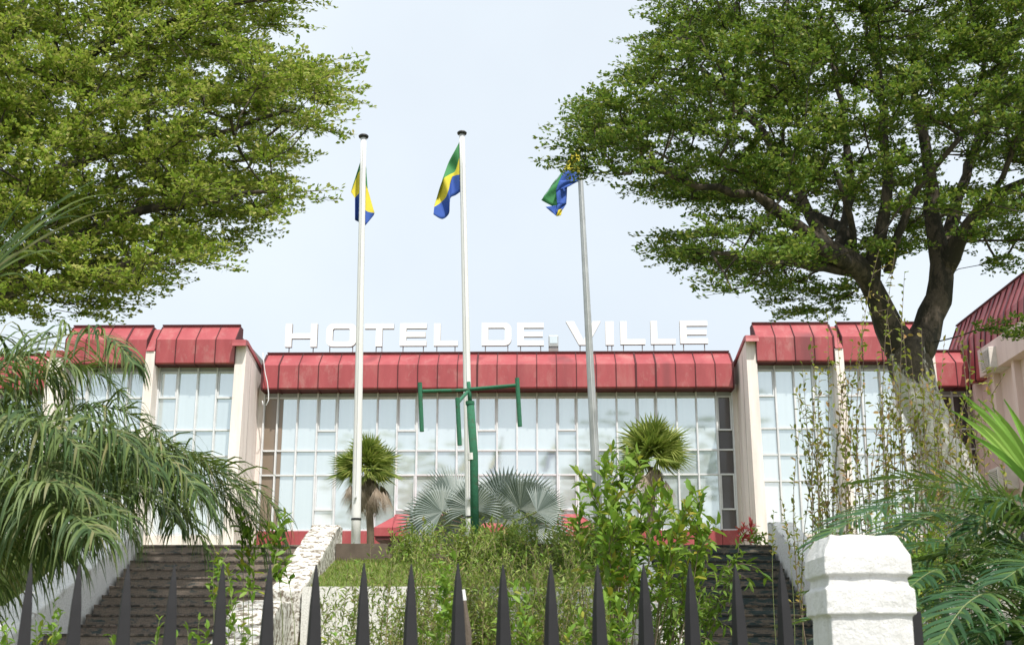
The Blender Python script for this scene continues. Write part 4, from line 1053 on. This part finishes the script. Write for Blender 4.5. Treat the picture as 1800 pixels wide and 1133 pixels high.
# ---- fan palms
def fanleaf(m, hub, dr, nrm, Rr, nseg, half, joined, mi=0, sag=.15, rs=random):
    d = dr.normalized(); nn = (nrm-d*nrm.dot(d)).normalized(); s = nn.cross(d)
    dphi = 2*half/nseg
    for i in range(nseg):
        ph = -half+dphi*(i+.5); l = Rr*(1-.12*abs(ph)/half)*rs.uniform(.93, 1.05)
        def q(r, p, up=0): return hub+(d*math.cos(p)+s*math.sin(p))*r+nn*(up+.10*Rr*(abs(p)/half)**2*0+.06*r)-Vector((0, 0, sag*r*r/Rr))
        rj = l*joined; hw = dphi/2
        vs = [hub, q(rj, ph-hw, .0), q(rj, ph+hw, .0), q(rj, ph, rj*math.tan(hw)*.9), q(l, ph)]
        m.add(vs, [(0, 1, 3), (0, 3, 2), (1, 4, 3), (3, 4, 2)], mi)
def fanpalm(label, u, v, ub, Y, seed, Rc=1.0, nd=40):
    rs = random.Random(seed); c = P(u, v, Y); b = Vector((P(ub, 965, Y).x, Y, T))
    e = thing('fan_palm', b, label, 'palm', 'fan palms in front of the glass wall')
    tr = MB(); h = c-b; tr.tube([Vector((0, 0, 0)), h*.4+Vector((.03, 0, 0)), h*.9], [.13, .10, .11], 10); tr.build('trunk', M['twig'], e, smooth=True)
    gm = MB(); dm = MB()
    for i in range(110):
        el = math.asin(rs.uniform(-.4, 1)); az = rs.uniform(0, 2*math.pi); d = Vector((math.cos(el)*math.cos(az), math.cos(el)*math.sin(az), math.sin(el)))
        pl = Rc*rs.uniform(.12, .52); hub = h+d*pl; gm.tube([h, hub], [.012, .008], 3, 1)
        fanleaf(gm, hub, d, Vector((rs.gauss(0, .8), rs.gauss(0, .8)-.6, .8)), Rc*rs.uniform(.46, .64), 12, R(rs.uniform(50, 85)), .42, 0, .14, rs)
    for i in range(nd):
        az = rs.uniform(0, 2*math.pi); el = R(rs.uniform(-80, -35)); d = Vector((math.cos(el)*math.cos(az), math.cos(el)*math.sin(az), math.sin(el)))
        hub = h+d*Rc*rs.uniform(.2, .75)+Vector((0, 0, -.1)); fanleaf(dm, hub, Vector((d.x*.5, d.y*.5, -1)), Vector((d.x, d.y, .3)), Rc*rs.uniform(.4, .68), 16, R(40), .35, 0, .1, rs)
    gm.build('crown', [M['fan'], M['stem_green']], e, recalc=False); dm.build('dry_skirt', M['fandry'], e, recalc=False)
fanpalm('short fan palm with a brown dry skirt beside the leftmost flagpole', 646, 822, 653, 34, 3, 1.13, nd=64)
fanpalm('short pale fan palm behind the leafy bush at the right side of the glass wall', 1148, 800, 1136, 34, 9, 1.22, nd=16)
# silver palm
Ys = 31.0; sb = Vector((P(880, 960, Ys).x, Ys, T))
e = thing('silver_palm', sb, 'big silver blue fan palm in front of the entrance, behind the green post', 'palm')
rs = random.Random(4); m0 = P(868, 955, Ys)-sb
tr = MB(); tr.tube([Vector((0, 0, 0)), m0*.6, m0], [.2, .18, .12], 10); tr.build('trunk', M['twig'], e, smooth=True)
SL = [(800, 893, 125, 84, 0), (765, 925, 165, 66, .6), (886, 895, 88, 92, 0), (915, 900, 55, 84, .4), (935, 925, 20, 74, -.3), (862, 915, 108, 70, .8), (830, 900, 95, 62, 1.0),
      (905, 935, -5, 76, -.8), (790, 935, 195, 62, -.6), (945, 905, 38, 60, .9), (880, 925, 70, 60, -.9), (830, 930, 140, 60, -.9), (775, 905, 145, 62, .9)]
for (u, v, a, rp, dy) in SL:
    lf = MB(); hub = P(875+(u-875)*.98, v-6, Ys-dy)-sb; a = R(a); Rr = rp*1.02*rs.uniform(.85, 1.1)*Ys/F
    lf.tube([m0, (m0+hub)/2+Vector((0, -.1, .15)), hub], [.035, .025, .02], 5, 1)
    fanleaf(lf, hub, Vector((math.cos(a), -.15, math.sin(a))), Vector((rs.gauss(.0, .55), -1, rs.gauss(.3, .5))), Rr*1.05, 34, R(rs.uniform(75, 110)), .64, 0, rs.uniform(.05, .3), rs)
    lf.build('fan_leaf', [M['silver'], M['stem_green']], e, recalc=False)

# ---- shrubs
def shrub(name, label, base, stems, mat, stemmat, leafL=.08, wr=.4, every=.05, start=.3, side=3, sidelen=.35, seed=1, droopy=0, r=.008, cat='shrub', per=2, group=None, extra=None):
    """base world Vector; stems = list of world Vector tips (+optional own base)"""
    rs = np.random.default_rng(seed); e = thing(name, base, label, cat, group); m = MB()
    LP = []; LD = []; LL = []; b0 = np.array(base)
    for st in stems:
        tip = np.array(st[0]); bs = b0+np.array([rs.normal(0, .08), rs.normal(0, .08), 0]) if st[1] is None else np.array(st[1])
        hl = np.linalg.norm(tip-bs); mid = bs*.45+tip*.55+rs.normal(0, .07, 3)*hl; mid[2] += .05*hl
        def bez(t): return bs*(1-t)**2+2*mid*t*(1-t)+tip*t*t
        n = 10; ts = np.linspace(0, 1, n+1); m.tube([Vector(bez(t)-b0) for t in ts], [r*(1-.75*t) for t in ts], 5, 0, cap=False)
        segs = []
        segs.append([bez(t) for t in np.linspace(start, 1, 12)])
        for k in range(side):
            t = rs.uniform(start, .95); p = bez(t); tg_ = norm(bez(min(1, t+.05))-bez(t-.05))
            d = norm(tg_*.8+rs.normal(0, .6, 3)+np.array([0, 0, .15])); l = sidelen*rs.uniform(.5, 1.1)
            q = [p+d*l*f+np.array([0, 0, -droopy*l*f*f]) for f in np.linspace(0, 1, 5)]
            m.tube([Vector(x-b0) for x in q], [r*.45, r*.4, r*.35, r*.25, r*.15], 4, 0, cap=False); segs.append(q)
        for q in segs:
            q = np.array(q); sl_ = np.linalg.norm(np.diff(q, axis=0), axis=1); tot = sl_.sum(); k = max(3, int(tot/every)); cs = np.concatenate([[0], np.cumsum(sl_)])
            for x in np.linspace(tot*.1, tot, k):
                i = min(np.searchsorted(cs, x, side='right')-1, len(q)-2); f = (x-cs[i])/max(sl_[i], 1e-6); p = q[i]+(q[i+1]-q[i])*f; tg_ = norm(q[i+1]-q[i])
                for _ in range(per):
                    d = norm(tg_*.55+norm(rs.normal(0, 1, 3))*.85+np.array([0, 0, .15-droopy*.6]))
                    LP.append(p); LD.append(d); LL.append(leafL*rs.uniform(.6, 1.15))
    m.build('stems', stemmat, e, recalc=False)
    LP = np.array(LP)-b0; LD = np.array(LD); LL = np.array(LL); up = np.array([0, 0, 1.0])+rs.normal(0, .45, LP.shape)
    V, Q = leaves(LP, LD, up, LL, LL*wr*rs.uniform(.8, 1.2, len(LL)))
    fast('leaves', V, Q, mat, e)
    return e
def tipsin(poly, n, Ya, Yb, seed):
    rs = np.random.default_rng(seed); o = []; us = [p[0] for p in poly]; vs = [p[1] for p in poly]
    while len(o) < n:
        u = rs.uniform(min(us), max(us)); v = rs.uniform(min(vs), max(vs))
        if inpoly(u, v, poly): o.append(P(u, v, rs.uniform(Ya, Yb)))
    return o
def gz(x, y): return hgt(x, y)
def B(u, Y): 
    x = P(u, 1000, Y).x; return Vector((x, Y, gz(x, Y)))
# tall leafy bush in front of right side of glass
tl = [(1075, 790), (1100, 800), (1060, 815), (1125, 815), (1040, 850), (1150, 855), (1180, 870), (1215, 855), (1230, 870), (1205, 890), (1020, 880), (1090, 850), (1130, 880), (1165, 905), (1250, 920), (1050, 900), (1085, 900), (1110, 930), (1185, 930), (1060, 940), (1225, 910)]
shrub('leafy_bush', 'tall bright green leafy bush rising in front of the right fan palm', B(1090, 13), [(P(u, v, 12.6+.5*math.sin(u)), None) for u, v in tl], M['brightleaf'], M['twig'], leafL=.15, wr=.38, every=.055, start=.6, side=4, sidelen=.36, seed=2, r=.010)
tl = [(1300, 945), (1290, 985), (1275, 1020), (1260, 1060), (1240, 1000), (1215, 1040), (1180, 990), (1160, 1040), (1140, 1080), (1200, 960), (1250, 945), (1230, 1085), (1150, 950), (1110, 980), (1120, 1040), (1190, 1080)]
shrub('drooping_bush', 'grey-green bush with narrow hanging leaves over the dark staircase', B(1150, 14.5), [(P(u, v, 14+.6*math.sin(u)), B(1150, 14.5)+Vector((0, 0, .5))) for u, v in tl], M['bushleaf'], M['twig'], leafL=.15, wr=.26, every=.055, start=.4, side=5, sidelen=.45, seed=3, droopy=.7, r=.009)
# tangled weeds in the centre
wp = [[(560, 1010), (640, 985), (700, 950), (760, 965), (760, 1140), (540, 1140)], [(690, 955), (760, 935), (850, 935), (870, 1140), (690, 1140)],
      [(820, 950), (900, 935), (960, 935), (980, 1140), (820, 1140)], [(930, 950), (1000, 925), (1060, 950), (1090, 1000), (1080, 1140), (930, 1140)]]
wl = ['tangled olive weeds between the peeling stair wall and the leftmost half of the grass slope', 'dense olive weed thicket at the foot of the green post', 'dense olive weed thicket just right of the green post', 'straggly brown-green weed thicket left of the tall leafy bush']
for i, (pl, lb) in enumerate(zip(wp, wl)):
    uc = sum(p[0] for p in pl)/len(pl); nst = [30, 74, 70, 70][i]
    tps = tipsin(pl, nst, 16.0, 18.6, 30+i); rsx = random.Random(i)
    shrub('weed_thicket', lb, B(uc, 17.4), [(t, Vector((t.x+rsx.uniform(-.35, .35), t.y+rsx.uniform(-.3, .3), gz(t.x, t.y)))) for t in tps], M['weed'], M['straw'], leafL=.085, wr=.3, every=.045, start=.25, side=8, sidelen=.5, seed=40+i, r=.006, per=1, group='weed thickets in front of the white retaining wall')
for i, (ub, pl, lb) in enumerate([(800, [(690, 960), (740, 935), (830, 930), (870, 935), (880, 975), (690, 990)], 'olive scrub left of the green post, in front of the silver palm'),
        (930, [(850, 940), (930, 925), (1000, 930), (1000, 980), (850, 985)], 'olive scrub right of the green post, in front of the silver palm'),
        (1040, [(980, 935), (1030, 920), (1080, 935), (1085, 990), (980, 990)], 'olive scrub in front of the right end of the red entrance canopy')]):
    tps = tipsin(pl, 42, 22.5, 24.6, 80+i); rsx = random.Random(i+9)
    shrub('scrub', lb, B(ub, 23.5), [(t, Vector((t.x+rsx.uniform(-.3, .3), t.y-.2, gz(t.x, t.y-.2)))) for t in tps], M['weed'], M['stem_green'], leafL=.10, wr=.35, every=.06, start=.2, side=6, sidelen=.45, seed=85+i, r=.006, per=2, group='olive scrub along the slope edge')
sb2 = Vector((P(818, 1133, 9).x, 9, .05))
st = thing('wooden_stake', sb2, 'thin grey wooden stake leaning in the weeds behind the middle pickets', 'stake')
MB().tube([Vector((.05, 0, 0)), P(822, 1110, 9)-sb2, P(813, 1052, 9)-sb2], [.032, .03, .028], 7).build('shaft', M['curb'], st)
MB().tube([P(813.4, 1055, 9)-sb2, P(811, 1036, 9)-sb2], [.031, .029], 7).build('painted_tip', M['pole'], st)
# sprigs
def sprig(label, pts, ub, Y, seed, mat='brightleaf', leafL=.075, wr=.42, side=2, sl=.15, name='sapling', start=.35, every=.045, vb=1300):
    bs = B(ub, Y)
    shrub(name, label, bs, [(P(u, v, Y+.1*math.sin(u)), None) for u, v in pts], M[mat], M['stem_green'], leafL=leafL, wr=wr, every=every, start=start, side=side, sidelen=sl, seed=seed, r=.006)
sprig('bright green sapling in front of the left staircase, right of the drooping palm fronds', [(425, 905), (470, 925), (500, 905), (440, 935), (485, 945), (450, 960)], 455, 9.5, 51, leafL=.10, start=.80)
sprig('yellowish green sprig with few leaves over the brown steps', [(385, 975), (400, 1000), (410, 1060), (425, 1090), (375, 990)], 415, 8.5, 52, leafL=.075, start=.78)
sprig('small green seedling behind the far left pickets', [(95, 1058), (80, 1090), (105, 1080), (62, 1100), (90, 1110)], 85, 6.5, 53, leafL=.055, start=.75, sl=.06, every=.03)
sprig('tiny yellow-green seedling at the bottom left corner', [(10, 1090), (20, 1100), (5, 1110)], 12, 6.0, 54, leafL=.05, start=.85, sl=.04)
sprig('low leafy weed in front of the brown steps', [(350, 1090), (365, 1105), (330, 1108), (310, 1120), (380, 1120), (195, 1115), (280, 1090)], 340, 7.0, 55, leafL=.06, start=.82, sl=.05)
sprig('low bright weed at the bottom between the peeling wall and white wall', [(590, 1118), (610, 1125), (575, 1128), (630, 1130)], 600, 6.8, 56, leafL=.07, start=.85, sl=.05)
sprig('leafy green sapling standing in the weeds right of the middle picket', [(770, 990), (790, 1000), (760, 1010), (785, 1030), (800, 985)], 785, 11, 57, leafL=.1, start=.7)
sprig('green sapling in the weeds under the silver palm', [(905, 1030), (930, 1040), (915, 1060), (895, 1050), (900, 1110), (930, 1100)], 910, 10, 58, leafL=.09, start=.7)
sprig('green leafy sapling left of the low white block of the dark staircase', [(1060, 1050), (1085, 1060), (1020, 1080), (1045, 1080), (1000, 1110), (1080, 1100)], 1050, 10, 59, leafL=.11, start=.7)
sprig('slender plant with bright leaf tuft in front of the right glass wing', [(1375, 880), (1360, 900), (1395, 885)], 1375, 14, 60, 'myrtle', leafL=.06, start=.75, sl=.12)
sprig('small bright shrub at the top of the dark staircase', [(1318, 945), (1335, 950), (1345, 940), (1330, 935), (1350, 955)], 1335, 25.3, 61, leafL=.12, start=.3, sl=.12, name='small_shrub')
sprig('red-leaved plant beside the pink pillar at the top of the dark staircase', [(1308, 925), (1318, 920), (1312, 940), (1322, 935), (1300, 930)], 1315, 27, 62, 'redleaf', leafL=.2, wr=.2, start=.5, sl=.08, name='red_plant')
sprig('small orange-leaved plant on the white sloping wall left of the dark staircase', [(1095, 990), (1085, 1000), (1105, 995)], 1098, 15, 63, 'orangeleaf', leafL=.13, wr=.25, start=.85, sl=.05, name='red_plant')
sprig('feathery yellow-green shrub behind the white gate pillar', [(u, v) for u, v in ((1560, 900), (1580, 915), (1600, 930), (1620, 960), (1640, 920), (1610, 985), (1590, 905), (1650, 950), (1625, 1010), (1570, 930), (1545, 920), (1660, 905))], 1600, 10.5, 64, leafL=.11, wr=.2, start=.5, sl=.3, side=6, name='leafy_bush')
# tall thin crepe stems at right
groups = [('tall thin-stemmed shrub with sparse leaves in front of the right glass wing', 1450, [(1410, 640), (1425, 600), (1440, 660), (1455, 560), (1470, 570), (1430, 700), (1405, 760), (1465, 640), (1400, 690), (1445, 740)], 14.0, 71),
          ('tall thin-stemmed shrub left of the pale tree trunk', 1530, [(1500, 600), (1515, 560), (1530, 540), (1545, 440), (1560, 560), (1520, 660), (1540, 620), (1575, 640), (1500, 720), (1555, 700)], 13.6, 72),
          ('tall thin-stemmed shrub in front of the pale tree trunk', 1620, [(1575, 430), (1600, 620), (1620, 580), (1640, 640), (1600, 700), (1650, 690), (1630, 740), (1585, 560), (1615, 660), (1590, 480)], 13.2, 73),
          ('tall thin-stemmed shrub right of the pale trunk, by the pink wing', 1690, [(1690, 590), (1705, 620), (1660, 600), (1720, 600), (1740, 690), (1700, 700), (1670, 720), (1750, 740), (1680, 800)], 13.0, 74)]
for lb, ub, tps, Y, sd2 in groups:
    bs = B(ub, Y); rsx = random.Random(sd2)
    st = [(P(u, v, Y+rsx.uniform(-.5, .5)), bs+Vector((P(u, 950, Y).x*.55+bs.x*.45-bs.x+rsx.uniform(-.2, .2), rsx.uniform(-.3, .3), 0))) for u, v in tps]
    st += [(P(ub+rsx.uniform(-55, 50), rsx.uniform(640, 860), Y+rsx.uniform(-.5, .5)), bs+Vector((rsx.uniform(-.35, .35), rsx.uniform(-.3, .3), 0))) for _ in range(13)]
    shrub('tall_shrub', lb, bs, st, M['myrtle'], M['twig'], leafL=.075, wr=.5, every=.085, start=.36, side=6, sidelen=.26, seed=sd2, r=.0085, per=1, group='tall thin-stemmed shrubs')

# ---- ground cover: grass tufts
rsn = np.random.default_rng(99)
def tufts(name, label, n, xr_, yr_, h, mat, seed):
    rs = np.random.default_rng(seed)
    x = rs.uniform(*xr_, n); y = rs.uniform(*yr_, n)
    ok = ~(((x > LX[0]-.75) & (x < LX[1]+.6)) | ((x > RX[0]-.6) & (x < RX[1]+.55)) & True)
    x = x[ok]; y = y[ok]
    z = np.array([hgt(a, b) for a, b in zip(x, y)]); p = np.stack([x, y, z], 1)
    d = rs.normal(0, .4, p.shape); d[:, 2] = 1; L_ = h*rs.uniform(.5, 1.2, len(x)); up = rs.normal(0, 1, p.shape)
    V, Q = leaves(p, d, up, L_, L_*.13+.004, fold=False)
    o = fast(name, V, Q, mat); o['kind'] = 'stuff'; o['label'] = label; o['category'] = 'grass'
tufts('slope_grass', 'short dry green grass on the slope behind the white retaining walls', 60000, (-14, 12), (20.9, 24.2), .09, M['weed'], 1)
tufts('lower_grass', 'rough grass and weeds below the white retaining walls', 30000, (-9, 9), (11, 20.4), .22, M['weed'], 2)
tufts('terrace_grass', 'grass along the edge of the upper terrace', 12000, (-14, 14), (24.7, 30), .10, M['weed'], 3)
